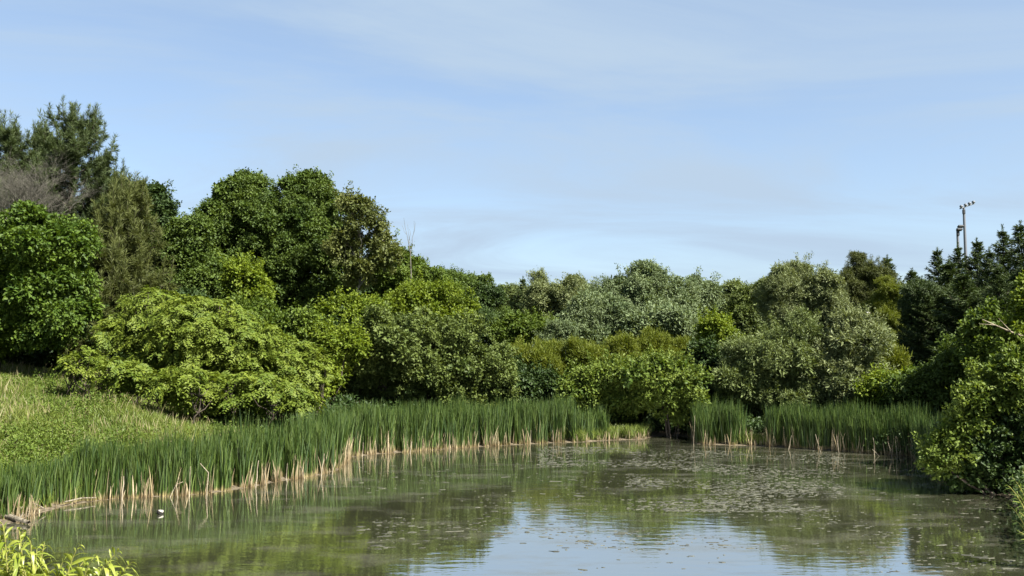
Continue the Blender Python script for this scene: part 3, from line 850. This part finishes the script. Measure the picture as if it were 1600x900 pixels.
tree("overhanging_bush", "large leafy bush overhanging dark water at the right edge, bright along its upper left rim", "shrub",
     [(1575, 596, 52, 34), (1630, 600, 50, 50), (1532, 622, 34, 30), (1512, 655, 32, 30), (1484, 690, 30, 22), (1462, 718, 24, 20), (1590, 640, 36, 26), (1496, 716, 24, 26)],
     31, dict(STYLES['small'], ln=0.16, wd=0.10, den=12), 'alder', stems=8)
tree("added_shade_tree", "tall unseen leafy tree added just past the right edge of the picture, shading the bank", "tree",
     [(1830, 430, 120, 130), (1770, 560, 110, 100), (1910, 560, 120, 120)], 33, 'big', 'green')  # out of view, added only to cast shade on the right bank

tree("hemlock_tree", "broad black evergreen mass behind the rounded yellow shrub at the foot of the spruces", "tree",
     [(1450, 535, 46, 54), (1475, 570, 60, 50), (1440, 490, 26, 40)], 62, 'needle', 'spruce')
tree("hemlock_tree", "broad dark evergreen below the floodlight poles in the middle of the spruces", "tree",
     [(1510, 488, 44, 50), (1530, 545, 60, 50)], 61, 'needle', 'spruce')
tree("hemlock_tree", "broad dark evergreen at the right edge behind the pale dead branch", "tree",
     [(1595, 480, 46, 56), (1600, 530, 60, 50)], 57, 'needle', 'spruce')
tree("dark_bush", "black shaded bush under the overhanging bush at the right water's edge", "shrub",
     [(1585, 690, 56, 60), (1535, 715, 44, 50), (1640, 640, 70, 80), (1590, 745, 50, 34), (1490, 724, 26, 34), (1560, 640, 40, 40), (1520, 740, 44, 30)], 31.4, 'small', 'dark', stems=6)
# dead branch sticking out at the right
r0 = at(1606, 527, 41)
br = empty("dead_branch", r0, "pale dead forked branch in front of the dark spruces at the right edge", "branch")
tb = Tubes()
tb.add([at(1612, 530, 41), at(1580, 519, 40.8), at(1555, 508, 40.6), at(1535, 499, 40.5)], [0.055, 0.045, 0.03, 0.012], 6)
tb.add([at(1580, 519, 40.8), at(1570, 508, 40.4), at(1560, 497, 40.1)], [0.032, 0.022, 0.008], 5)
tb.add([at(1555, 508, 40.6), at(1545, 507, 40.2), at(1530, 506, 40)], [0.018, 0.012, 0.005], 4)
tb.build("limb", DEADWOOD, br)

# ------------------------------------------------------------------ reeds and grass (uncountable masses)
def blades(base, hgt, wd, lean, nseg=3, curl=0.25):
    """grass-like blades: returns verts (n,2*(nseg)+2...), quads, along"""
    n = len(base)
    az = R.uniform(0, 2 * math.pi, n)
    ld = np.stack([np.cos(az), np.sin(az), np.zeros(n)], -1)
    fa = R.uniform(0, math.pi, n)
    sd = np.stack([np.cos(fa), np.sin(fa), np.zeros(n)], -1)
    s = np.linspace(0, 1, nseg + 1)
    P = base[:, None, :] + ld[:, None, :] * (lean * hgt)[:, None, None] * (s[None, :, None] * (1 - curl) + curl * s[None, :, None] ** 2.5 * 2)
    P[..., 2] = base[:, None, 2] + hgt[:, None] * (s - 0.18 * np.minimum(lean, 1)[:, None] * s ** 3)
    wprof = np.array([1, 0.95, 0.75, 0.5, 0.3])[:nseg + 1].copy(); wprof[-1] = 0.12
    W = sd[:, None, :] * (wd[:, None] * wprof[None, :] * 0.5)[..., None]
    V = np.stack([P - W, P + W], 2).reshape(n, -1, 3)
    m_ = 2 * (nseg + 1)
    k = np.arange(nseg)
    fq = np.stack([2 * k, 2 * k + 1, 2 * k + 3, 2 * k + 2], -1)
    Fq = (np.arange(n)[:, None, None] * m_ + fq[None]).reshape(-1, 4)
    return V.reshape(-1, 3), Fq, np.tile(np.repeat(s, 2), n), m_
def reed_mat(name, low, mid0, mid1, a=0.10, b=0.36):
    low, mid0, mid1 = [[v * ALB for v in c] for c in (low, mid0, mid1)]
    m, t = new_mat(name)
    o = t.nodes.new("ShaderNodeOutputMaterial")
    at_ = t.nodes.new("ShaderNodeAttribute"); at_.attribute_name = 'along'
    ti = t.nodes.new("ShaderNodeAttribute"); ti.attribute_name = 'tint'
    mix = t.nodes.new("ShaderNodeMix"); mix.data_type = 'RGBA'
    mix.inputs[6].default_value = (*mid0, 1); mix.inputs[7].default_value = (*mid1, 1)
    t.links.new(ti.outputs['Fac'], mix.inputs[0])
    mr = t.nodes.new("ShaderNodeMapRange"); mr.inputs['From Min'].default_value = a; mr.inputs['From Max'].default_value = b
    t.links.new(at_.outputs['Fac'], mr.inputs['Value'])
    m2 = t.nodes.new("ShaderNodeMix"); m2.data_type = 'RGBA'
    m2.inputs[6].default_value = (*low, 1)
    t.links.new(mr.outputs[0], m2.inputs[0]); t.links.new(mix.outputs[2], m2.inputs[7])
    p = t.nodes.new("ShaderNodeBsdfPrincipled"); p.inputs['Roughness'].default_value = 0.5; p.inputs['Specular IOR Level'].default_value = 0.3
    t.links.new(m2.outputs[2], p.inputs['Base Color'])
    tr = t.nodes.new("ShaderNodeBsdfTranslucent"); t.links.new(m2.outputs[2], tr.inputs['Color'])
    ms = t.nodes.new("ShaderNodeMixShader"); ms.inputs[0].default_value = 0.28
    t.links.new(p.outputs[0], ms.inputs[1]); t.links.new(tr.outputs[0], ms.inputs[2])
    t.links.new(ms.outputs[0], o.inputs['Surface'])
    return m
REED = reed_mat("cattail_leaf", (0.27, 0.22, 0.10), (0.018, 0.046, 0.007), (0.084, 0.124, 0.020), 0.03, 0.15)
STRAW = reed_mat("dead_reed", (0.18, 0.13, 0.065), (0.19, 0.145, 0.075), (0.42, 0.35, 0.22))
GRASS = reed_mat("meadow_blade", (0.085, 0.10, 0.022), (0.075, 0.122, 0.014), (0.190, 0.225, 0.042))
SEED = reed_mat("seed_head", (0.16, 0.15, 0.05), (0.26, 0.22, 0.11), (0.42, 0.36, 0.20), 0.3, 0.6)

def shore_points(px0, px1, n, dmin, dmax, bias=1.0):
    """random points on land a given distance behind the waterline between two photo columns"""
    pts = []
    X0 = [p for p in SHORE_PX if min(px0, px1) <= p[0] <= max(px0, px1)]
    W = np.array([on_water(*p) for p in X0])
    lo, hi = W.min(0) - dmax - 1, W.max(0) + dmax + 1
    while len(pts) < n:
        c = R.uniform(lo, hi, (6000, 2))
        d = shore_dist(c)
        col = 800 + F * c[:, 0] / np.maximum(c[:, 1], 1)
        dm = dmin + (dmax - dmin) * R.uniform(0, 1, len(c)) ** bias
        ok = (d > dmin) & (d < dm) & (col > min(px0, px1) - 6) & (col < max(px0, px1) + 6)
        pts += list(c[ok])
    return np.array(pts[:n])
def reed_bed(name, label, areas, mat, hgt, k=6, wd=0.050, lean=(0.01, 0.16), nseg=4, spread=(0.55, 1.08)):
    B, Hh = [], []
    for (p0, p1, n, d0, d1, hs) in areas:
        pt = shore_points(p0, p1, int(n * 1.5), d0, d1)
        ds = shore_dist(pt)
        nz = np.sin(pt[:, 0] * 5.1 + 2 * np.sin(pt[:, 1] * 2.3)) + np.sin(pt[:, 1] * 6.7 + pt[:, 0] * 2.9)
        pt = pt[(nz > R.uniform(-0.8, 0.7, len(pt))) | (ds > 1.5)][:n]; n = len(pt)
        patch = 1 + 0.13 * np.sin(pt[:, 0] * 1.7) * np.sin(pt[:, 1] * 1.3 + 1)
        i = np.repeat(np.arange(n), k)
        b = pt[i] + R.normal(0, 0.05, (len(i), 2))
        B.append(np.column_stack([b, height(b) - 0.03]))
        Hh.append(hgt * hs * (patch * R.uniform(0.82, 1.12, n))[i] * R.uniform(*spread, len(i)))
    B, Hh = np.vstack(B), np.concatenate(Hh); n = len(B)
    V, Fq, al, m_ = blades(B, Hh, R.uniform(0.7, 1.3, n) * wd, R.uniform(*lean, n), nseg)
    T = np.repeat(np.clip(R.normal(0.42, 0.28, n), 0, 1), m_)
    o = mesh_np(name, V, Fq, mat, tint=T, extra=al)
    return tag(o, label, name.replace('_', ' '), kind='stuff')
reed_bed("cattails", "dense bed of dark green cattail leaves along the left and far bank",
         [(20, 160, 800, 0.35, 1.9, 0.58), (140, 340, 1700, 0.12, 1.8, 0.76), (330, 545, 2300, 0.12, 2.1, 0.88), (535, 890, 3900, 0.12, 2.9, 0.96), (860, 940, 500, 0.5, 2.6, 0.78),
          (1080, 1155, 800, 0.15, 2.2, 0.92), (1203, 1432, 2600, 0.15, 2.8, 0.92), (1425, 1470, 600, 0.1, 2.2, 0.9)], REED, 2.15)
reed_bed("dead_reeds", "straw coloured dead reed stems standing and lying along the waterline",
         [(20, 160, 160, 0.05, 0.9, 0.6), (140, 545, 760, 0.0, 0.8, 0.85), (535, 890, 720, 0.0, 0.8, 0.9), (860, 1008, 260, 0.1, 0.9, 0.45),
          (1080, 1165, 130, 0.0, 0.8, 0.9), (1165, 1200, 120, 0.1, 1.0, 0.4), (1195, 1432, 320, 0.0, 0.7, 0.9)], STRAW, 0.75, k=2, wd=0.035, lean=(0.02, 0.22), nseg=3, spread=(0.2, 1.75))

def meadow(name, label, n, k, hgt, wd, mat, region, lean, nseg=2, cat="grass"):
    c = np.column_stack([R.uniform(region[0], region[1], n), R.uniform(region[2], region[3], n)])
    d = shore_dist(c); col = 800 + F * c[:, 0] / np.maximum(c[:, 1], 1)
    c = c[(d > region[4]) & (col > -120) & (col < region[5])]
    pn = np.sin(c[:, 0] * 0.9 + 2 * np.sin(c[:, 1] * 0.35)) * np.sin(c[:, 1] * 0.7 + 0.8)
    i = np.repeat(np.arange(len(c)), k)
    b = c[i] + R.normal(0, 0.09, (len(i), 2))
    B = np.column_stack([b, height(b) - 0.02])
    Hh = hgt * (1 + 0.25 * pn)[i] * R.uniform(0.5, 1.2, len(i))
    V, Fq, al, m_ = blades(B, Hh, wd * R.uniform(0.7, 1.3, len(i)), R.uniform(*lean, len(i)), nseg)
    T = np.clip(0.45 + 0.28 * pn[i] + R.normal(0, 0.16, len(i)), 0, 1)
    return tag(mesh_np(name, V, Fq, mat, tint=np.repeat(T, m_), extra=al), label, cat, kind='stuff')
meadow("meadow_grass", "long yellow green meadow grass covering the slope on the left", 62000, 6, 0.42, 0.026, GRASS, (-40, 2, 24, 56, 2.4, 640), (0.1, 0.7))
meadow("seed_grass", "tan seed heads standing in the meadow grass on the left slope", 4200, 3, 0.68, 0.022, SEED, (-40, 0, 25, 54, 2.8, 560), (0.05, 0.4))
def leafy_stuff(name, label, P, Hs, style, leaf, cat, k=26):
    i = np.repeat(np.arange(len(P)), k)
    z0 = height(P)
    fr = R.uniform(0.15, 1.0, len(i))
    pos = np.column_stack([P[i] + R.normal(0, 0.16, (len(i), 2)), z0[i] + Hs[i] * fr])
    ax = unit(R.normal(size=(len(i), 3)) + np.array([0, 0, 0.3]))
    V = leaf_quads(pos, ax, R.normal(size=(len(i), 3)) * 0.5 + np.array([0, 0, 1]), style[0] * R.uniform(0.6, 1.3, len(i)), style[1] * R.uniform(0.7, 1.3, len(i)))
    T = np.clip(0.45 + R.normal(0, 0.2, len(P))[i] + R.normal(0, 0.12, len(i)), 0, 1)
    o = mesh_np(name, V.reshape(-1, 3), np.arange(len(V) * 4).reshape(-1, 4), LEAF[leaf], tint=np.repeat(T, 4))
    return tag(o, label, cat, kind='stuff')
P = np.column_stack([R.uniform(-36, -6, 16000), R.uniform(25, 48, 16000)])
d = shore_dist(P); col = 800 + F * P[:, 0] / P[:, 1]
pn = np.sin(P[:, 0] * 0.8 + 1) * np.sin(P[:, 1] * 0.6) + R.normal(0, 0.4, len(P))
P = P[(d > 2.2) & (col < 480) & ((pn > 0.5) | ((col < 130) & (d < 8)))][:1700]
leafy_stuff("meadow_weeds", "leafy green weeds mixed into the meadow on the left slope", P, R.uniform(0.35, 0.85, len(P)), (0.13, 0.06), 'weed', "weeds")
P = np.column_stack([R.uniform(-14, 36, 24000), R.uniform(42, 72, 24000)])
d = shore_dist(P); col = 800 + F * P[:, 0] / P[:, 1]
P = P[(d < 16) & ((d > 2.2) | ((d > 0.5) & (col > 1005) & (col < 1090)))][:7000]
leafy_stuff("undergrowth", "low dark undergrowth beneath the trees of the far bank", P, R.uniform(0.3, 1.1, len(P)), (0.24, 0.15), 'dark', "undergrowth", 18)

reed_bed("shore_grass", "short bright grass on the low muddy shore in the gaps between the cattail beds",
         [(865, 1008, 900, 0.25, 1.8, 1.0), (1140, 1215, 420, 0.3, 1.4, 0.8), (20, 120, 260, 0.3, 1.6, 0.8)], GRASS, 0.75, k=6, wd=0.032, lean=(0.05, 0.5), nseg=3)
P = np.column_stack([R.uniform(11, 26, 12000), R.uniform(20, 44, 12000)])
d = shore_dist(P); P = P[(d > 0.1) & (d < 7)][:3600]
leafy_stuff("bank_undergrowth", "dark shaded undergrowth on the right bank", P, R.uniform(0.3, 1.3, len(P)), (0.15, 0.09), 'dark', "undergrowth", 22)

# countable broken stalks leaning out of the reeds
def stalk(px, py, ln_px, lean_px, label, kink=None, th=0.022):
    p = on_water(px, py); Y = p[1]; k = Y / F
    x, y = p; z = max(gz(x, y), 0.0)
    root = empty("broken_stalk", (x, y, z), label, "reed stalk", "pale broken reed stalks at the water's edge")
    tb = Tubes()
    ln_px *= 0.75; lean_px *= 0.8; th *= 0.5
    topp = np.array([x + lean_px * k, y + R.normal(0, 0.08), z + ln_px * k])
    path = arc((x, y, z - 0.25), topp, 5, wob=0.012)
    if kink is not None:
        end = topp + np.array([kink[0] * k, 0.05, kink[1] * k])
        path = np.vstack([path, topp + (end - topp) * 0.1, end])
    tb.add(path, np.linspace(th, th * 0.6, len(path)), 6)
    tb.build("stem", DEADWOOD, root)
for a in ((190, 781, 48, 2, "upright pair-wide pale stalk near the left end of the mud strip", None, 0.05),
          (262, 777, 40, 20, "pale stalk leaning right beneath the left cattails, nearest the small pale rock", None, 0.03),
          (280, 777, 26, -6, "short bent pale stalk between two taller leaning ones in the left cattails", (10, 4), 0.03),
          (296, 776, 62, 2, "tall straight whitish stalk in the dark gap of the left cattails", None, 0.03),
          (322, 774, 46, 4, "pale stalk with its top broken over to the left in the left cattails", (-14, 14), 0.035),
          (400, 762, 55, 3, "thick whitish stalk in the middle of the left cattail edge", None, 0.05),
          (418, 758, 30, -8, "short pale stalk leaning left in the middle of the left cattail edge", None, 0.03),
          (447, 754, 40, 3, "straight pale stalk right of the thick whitish one", None, 0.03),
          (478, 748, 26, -10, "short pale stalk leaning left near the corner of the left bank", None, 0.03),
          (501, 744, 46, 6, "longest pale stalk leaning right near the corner of the left bank", None, 0.045),
          (517, 740, 24, 9, "short pale stalk leaning right at the corner of the left bank", None, 0.04),
          (566, 714, 30, 2, "pale stalk just past the corner of the left bank", None, 0.035),
          (640, 708, 24, 4, "short thick pale stalk under the middle cattails", None, 0.045),
          (702, 704, 34, 1, "straight pale stalk at the dark slit in the middle cattails", None, 0.03),
          (828, 697, 32, 2, "pale stalk left of the last tall cattails before the far gap", None, 0.035),
          (866, 694, 28, -3, "pale stalk at the end of the middle cattails", None, 0.035),
          (1084, 695, 60, 2, "thin tall whitish stalk at the left end of the right cattails beside the black hollow", None, 0.025),
          (1230, 703, 30, 8, "pale stalk leaning right at the left end of the right cattail bed", None, 0.03),
          (1284, 706, 36, -10, "pale stalk leaning left in the right cattail bed", None, 0.03),
          (1311, 708, 34, -2, "straight pale stalk in the middle of the right cattail bed", None, 0.035),
          (1366, 711, 36, -3, "tall whitish stalk near the right end of the right cattail bed", None, 0.035),
          (1382, 713, 14, -22, "nearly fallen pale stalk near the right end of the right cattail bed", None, 0.03),
          (1396, 714, 32, -10, "pale stalk leaning left at the right end of the right cattail bed", None, 0.035),
          (1401, 714, 42, 1, "last straight whitish stalk at the right end of the right cattail bed", None, 0.035)):
    stalk(*a)

# floating weed scraps on the water
def floating():
    V, Fq, T = [], [], []; n0 = 0
    zones = [(980, 1320, 702, 800, 6000), (840, 1000, 698, 730, 1400), (600, 800, 800, 860, 160), (560, 1440, 720, 860, 1500), (1320, 1590, 780, 895, 300), (740, 1150, 800, 895, 120)]
    for x0, x1, y0, y1, n in zones:
        for _ in range(n):
            c = on_water(R.uniform(x0, x1), R.uniform(y0, y1))
            nz = math.sin(c[0] * 0.9 + 1.5 * math.sin(c[1] * 0.5)) + math.sin(c[1] * 1.1 + c[0] * 0.4)
            if nz < R.uniform(-1.2, 1.0): continue
            if shore_dist([c])[0] > -0.3: continue
            rx = min(R.lognormal(-3.0, 0.6), 0.24); ry = rx * R.uniform(0.15, 0.5); a0 = R.uniform(-0.4, 0.4); m_ = 8
            an = np.arange(m_) / m_ * 2 * math.pi
            rr = R.uniform(0.35, 1.2, m_)
            ex, ey = np.cos(an) * rx * rr, np.sin(an) * ry * rr
            X = c[0] + ex * math.cos(a0) - ey * math.sin(a0); Yv = c[1] + ex * math.sin(a0) + ey * math.cos(a0)
            zt = 0.003 + R.uniform(0.0, 0.004)
            top = np.column_stack([X, Yv, np.full(m_, zt) + R.uniform(0, 0.004, m_)])
            bot = np.column_stack([X, Yv, np.full(m_, -0.01)])
            V += [top, bot, np.array([[c[0], c[1], zt + 0.003]])]
            for j in range(m_):
                j2 = (j + 1) % m_
                Fq.append((n0 + m_ + j, n0 + m_ + j2, n0 + j2, n0 + j))
            for j in range(0, m_, 2):
                Fq.append((n0 + j, n0 + j + 1, n0 + (j + 2) % m_, n0 + 2 * m_))
            T += [np.full(2 * m_ + 1, R.uniform(0, 1))]; n0 += 2 * m_ + 1
    mat = leaf_mat("pond_weed", (0.026, 0.026, 0.016), (0.100, 0.100, 0.068), 0.05, 0.55, 0.4)
    tag(mesh_np("pond_weed", np.vstack(V), Fq, mat, tint=np.concatenate(T)), "scraps of olive weed floating on the pond", "pond weed", kind='stuff')
floating()

# ------------------------------------------------------------------ things on the water's edge
def lump(n=2, seed=0, sq=(1, 1, 1)):
    import bmesh
    bm = bmesh.new(); bmesh.ops.create_icosphere(bm, subdivisions=n, radius=1)
    V = np.array([v.co[:] for v in bm.verts]); Fq = np.array([[v.index for v in f.verts] for f in bm.faces]); bm.free()
    rs = np.random.default_rng(seed)
    for _ in range(5):
        d = unit(rs.normal(size=3)); V = np.where((V @ d)[:, None] > 0.62, V - d * ((V @ d) - 0.62)[:, None], V)
    V += rs.normal(0, 0.025, V.shape)
    return V * np.array(sq), Fq
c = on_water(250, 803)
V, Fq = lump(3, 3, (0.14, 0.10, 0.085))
ROCK = bark_mat("pale_stone_painted_shade", (0.20, 0.19, 0.16), (0.34, 0.325, 0.28), 9)
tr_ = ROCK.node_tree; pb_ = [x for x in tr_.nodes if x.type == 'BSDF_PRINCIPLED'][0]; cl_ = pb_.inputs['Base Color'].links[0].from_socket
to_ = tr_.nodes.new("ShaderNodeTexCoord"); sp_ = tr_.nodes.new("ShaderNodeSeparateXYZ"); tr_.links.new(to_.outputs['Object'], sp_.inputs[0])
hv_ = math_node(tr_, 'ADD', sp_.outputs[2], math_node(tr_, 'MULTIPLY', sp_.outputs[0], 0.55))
shade_mask = tr_.nodes.new("ShaderNodeMapRange"); shade_mask.inputs['From Min'].default_value = 0.088; shade_mask.inputs['From Max'].default_value = 0.102  # shade of the lower left side, painted black into the stone colour
tr_.links.new(hv_, shade_mask.inputs['Value'])
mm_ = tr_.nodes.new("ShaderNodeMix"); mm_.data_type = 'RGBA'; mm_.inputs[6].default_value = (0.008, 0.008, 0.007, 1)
tr_.links.new(shade_mask.outputs[0], mm_.inputs[0]); tr_.links.new(cl_, mm_.inputs[7]); tr_.links.new(mm_.outputs[2], pb_.inputs['Base Color'])
tag(mesh_np("rock", V + np.array([c[0], c[1], 0.04]), Fq, ROCK, origin=(c[0], c[1], 0)), "small pale rock with black shade painted on, poking out of the water before the left cattails", "rock")
DRIFT = bark_mat("muddy_driftwood", (0.05, 0.042, 0.030), (0.26, 0.23, 0.17), 14)
def log(name, pts, r, label, cat, subs=()):
    root = empty(name, pts[0], label, cat)
    tb = Tubes(); tb.add(pts, r, 8, wob=0.01)
    for s_, rr in subs: tb.add(s_, rr, 5)
    tb.build("limb", DRIFT, root)
def wz(px, py, z=0.0):
    p = on_water(px, py); return np.array([p[0], p[1], z])
log("driftwood_log", [wz(-8, 812, 0.16), wz(18, 815, 0.12), wz(45, 820, 0.06)], [0.07, 0.075, 0.05], "pale driftwood log lying half in the water at the far left end of the bank", "log",
    [([wz(30, 817, 0.1), wz(36, 813, 0.22)], [0.03, 0.01])])
pA = wz(22, 808, 0.08); pB = wz(47, 802, 0.36); pC = wz(72, 801, 0.10)
log("bent_branch", [pA, (pA + pB) / 2 + (0, 0, 0.02), pB, (pB + pC) / 2, pC], [0.022, 0.02, 0.02, 0.017, 0.012], "pale branch bent into a low tent shape on the left mud bank", "branch",
    [([pB, wz(44, 806, 0.0)], [0.014, 0.012])])
log("driftwood_stick", [wz(100, 791, 0.13), wz(128, 786, 0.16), wz(150, 784, 0.13)], [0.02, 0.02, 0.012], "thin grey stick lying along the mud strip at the left bank", "branch")

# ------------------------------------------------------------------ floodlight poles behind the spruces
m, t = new_mat("galvanised_steel")
o_ = t.nodes.new("ShaderNodeOutputMaterial"); p = t.nodes.new("ShaderNodeBsdfPrincipled")
p.inputs['Base Color'].default_value = (0.20, 0.22, 0.25, 1); p.inputs['Metallic'].default_value = 0.35; p.inputs['Roughness'].default_value = 0.55
n_ = t.nodes.new("ShaderNodeTexNoise"); n_.inputs['Scale'].default_value = 4
r_ = t.nodes.new("ShaderNodeValToRGB"); r_.color_ramp.elements[0].color = (0.08, 0.09, 0.105, 1); r_.color_ramp.elements[1].color = (0.14, 0.15, 0.17, 1)
t.links.new(n_.outputs[0], r_.inputs[0]); t.links.new(r_.outputs[0], p.inputs['Base Color']); t.links.new(p.outputs[0], o_.inputs['Surface'])
STEEL = m
DARKST = bark_mat("dark_housing", (0.02, 0.022, 0.025), (0.05, 0.055, 0.06), 3, 0.6)
def box_at(name, c, size, mat, parent, rz=0.0, tilt=0.0):
    import bmesh
    from mathutils import Matrix
    bm = bmesh.new(); bmesh.ops.create_cube(bm, size=1)
    bmesh.ops.scale(bm, vec=size, verts=bm.verts)
    bmesh.ops.bevel(bm, geom=bm.edges[:], offset=min(size) * 0.18, segments=1, affect='EDGES')
    bm.transform(Matrix.Rotation(rz, 4, 'Z') @ Matrix.Rotation(tilt, 4, 'X'))
    me = bpy.data.meshes.new(name); bm.to_mesh(me); bm.free(); me.materials.append(mat)
    o = bpy.data.objects.new(name, me); COL.objects.link(o); o.parent = parent
    o.location = Vector(c) - parent.location
    return o
def light_pole(px, py_top, Y, label, arm, side=None, ctrl=None):
    top = at(px, py_top, Y); x, y = top[0], top[1]; z0 = gz(x, y); k = Y / F
    root = empty("floodlight_pole", (x, y, z0), label, "light pole", "floodlight poles behind the spruces")
    tb = Tubes(); tb.add([(x, y, z0 - 0.3), (x, y, (z0 + top[2]) / 2), (x, y, top[2] + 0.1)], [0.30, 0.23, 0.16], 12)
    tb.build("pole", STEEL, root)
    if arm:
        a, b = arm; pa, pb = at(a[0], a[1], Y - 0.6), at(b[0], b[1], Y + 1.2)
        tb = Tubes(); tb.add([pa, pb], [0.09, 0.09], 6); ca = tb.build("crossarm", STEEL, root)
        yaw = math.atan2(pb[1] - pa[1], pb[0] - pa[0])
        for s in (0.06, 0.36, 0.64, 0.92):
            q_ = pa + (pb - pa) * s + np.array([0, -0.15, 0.24])
            fl = box_at("floodlight", q_, (0.40, 0.34, 0.30), STEEL, root, yaw, math.radians(-25))
            box_at("bracket", q_ + (0, 0.1, -0.19), (0.08, 0.08, 0.20), DARKST, root, yaw)
    if side:
        q_ = at(side[0], side[1], Y - 0.4)
        tb = Tubes(); tb.add([(x, y, q_[2] + 0.1), (q_[0], q_[1], q_[2])], [0.07, 0.06], 6); tb.build("side_arm", STEEL, root)
        box_at("floodlight", q_ + (0, 0, 0.02), (0.75, 0.5, 0.26), DARKST, root, 0.0, math.radians(-20))
    if ctrl:
        box_at("junction_box", at(ctrl[0], ctrl[1], Y - 0.25), (0.34, 0.3, ctrl[2]), DARKST, root)
light_pole(1506, 326, 120, "tallest grey floodlight pole with a slanting lamp arm above the spruces", ((1500, 326), (1522, 318)), (1501, 354), (1506, 331, 0.6))
light_pole(1496, 358, 122, "shorter grey floodlight pole left of the tallest one above the spruces", None, (1499, 359), (1497, 364, 0.75))

# ------------------------------------------------------------------ nearest willow leaves
def willow_sprigs(name, label, base, tips, Y, ln, leafm, thick=0.012, gap=0.045, droop=1.0, cat="shrub"):
    root = empty(name, base, label, cat)
    for (tx, ty, dy) in tips:
        tip = at(tx, ty, Y + dy)
        b = np.array(base) + R.normal(0, 0.05, 3) * (1, 1, 0) + (0, 0, -0.05)
        mid = np.array([b[0] * 0.45 + tip[0] * 0.55, b[1] * 0.5 + tip[1] * 0.5, b[2] * 0.25 + tip[2] * 0.75 + 0.15])
        t_ = np.linspace(0, 1, 16)[:, None]
        path = (1 - t_) ** 2 * b + 2 * t_ * (1 - t_) * mid + t_ ** 2 * tip
        path[-3:, 2] -= np.array([0, 0.004, 0.014]) * droop
        tb = Tubes(); tb.add(path, np.linspace(thick, thick * 0.16, 16), 6)
        bo = tb.build("branch", TWIG, root)
        seg = np.linalg.norm(np.diff(path, axis=0), axis=1); cum = np.concatenate([[0], np.cumsum(seg)])
        tot = cum[-1]; Ld = min(tot * 0.75, 0.95)
        V, Fq, T, n0 = [], [], [], 0
        npos = int(Ld / gap)
        for i in range(npos):
            s = tot - Ld * (i / npos)
            p0 = np.array([np.interp(s, cum, path[:, j]) for j in range(3)])
            p1 = np.array([np.interp(max(s - 0.05, 0), cum, path[:, j]) for j in range(3)])
            d = unit(p0 - p1)
            for rep in range(2):
                out = unit(np.cross(d, R.normal(size=3)))
                a = unit(d * 0.75 + out * 0.75 + np.array([0, 0, 0.15]))
                L_ = ln * R.uniform(0.55, 1.15) * (0.55 + 0.45 * min(1, i / 4)); W_ = L_ * R.uniform(0.13, 0.19)
                sN = unit(np.cross(a, np.array([0, 0, 1.0]) + R.normal(0, 0.5, 3)))
                ns = 6; ss = np.linspace(0, 1, ns)
                pp = p0 + np.outer(ss * L_, a); pp[:, 2] -= droop * L_ * 0.55 * ss ** 2 * R.uniform(0.3, 1.4)
                wv = W_ * np.array([0.12, 0.75, 1.0, 0.85, 0.5, 0.04]) * 0.5
                up_ = np.cross(sN, a)
                lf = pp - sN * wv[:, None] + up_ * wv[:, None] * 0.4; rt = pp + sN * wv[:, None] + up_ * wv[:, None] * 0.4
                V.append(np.stack([lf, pp, rt], 1).reshape(-1, 3))
                for j in range(ns - 1):
                    q_ = n0 + 3 * j
                    Fq += [(q_, q_ + 1, q_ + 4, q_ + 3), (q_ + 1, q_ + 2, q_ + 5, q_ + 4)]
                T.append(np.full(3 * ns, np.clip(R.normal(0.5, 0.22), 0, 1))); n0 += 3 * ns
        mesh_np("foliage", np.vstack(V), Fq, LEAF[leafm], bo, tint=np.concatenate(T), smooth=True) if False else None
        fo = mesh_np("foliage", np.vstack(V), Fq, LEAF[leafm], root, tint=np.concatenate(T), smooth=True)
        fo.parent = bo
    return root
b0 = at(60, 900, 5.8); b0 = (b0[0], b0[1], gz(b0[0], b0[1]))
willow_sprigs("willow_shrub", "bright yellow green willow sprigs close by in the lower left corner", b0,
              [(-30, 800, 0.2), (4, 812, 0.0), (30, 822, 0.1), (48, 838, -0.1), (14, 850, 0.2), (62, 868, 0.1), (70, 842, 0.3), (98, 872, 0), (124, 846, 0.1), (150, 862, -0.1),
               (166, 874, 0.2), (184, 856, 0.0), (206, 872, 0.1), (140, 885, 0.0), (36, 880, -0.2), (90, 895, -0.2), (190, 893, 0), (-20, 860, 0), (20, 895, -0.3), (0, 835, 0.3), (24, 862, 0.3), (50, 900, 0), (76, 886, 0.2), (-12, 888, 0.2), (30, 842, -0.2), (10, 872, -0.1), (58, 852, 0.2), (130, 872, 0.2), (104, 890, 0.3), (172, 888, 0.2), (115, 900, 0.1), (160, 902, -0.1)],
              5.8, 0.17, 'sprig', gap=0.026, droop=1.9)
b1 = at(1640, 860, 20); b1 = (b1[0], b1[1], gz(b1[0], b1[1]))
willow_sprigs("willow_shrub", "dim willow twigs hanging at the right edge above the water", b1,
              [(1575, 758, 0), (1582, 745, 0.3), (1590, 770, 0.2), (1578, 790, 0.1), (1594, 800, 0), (1586, 812, 0.3), (1600, 760, 0.4), (1598, 735, 0.2), (1592, 830, 0), (1605, 820, 0.3), (1600, 845, 0.2), (1610, 780, 0)],
              20, 0.26, 'alder', 0.03, 0.09)
print("scene built: faces", sum(len(o.data.polygons) for o in scene.objects if o.type == 'MESH'))
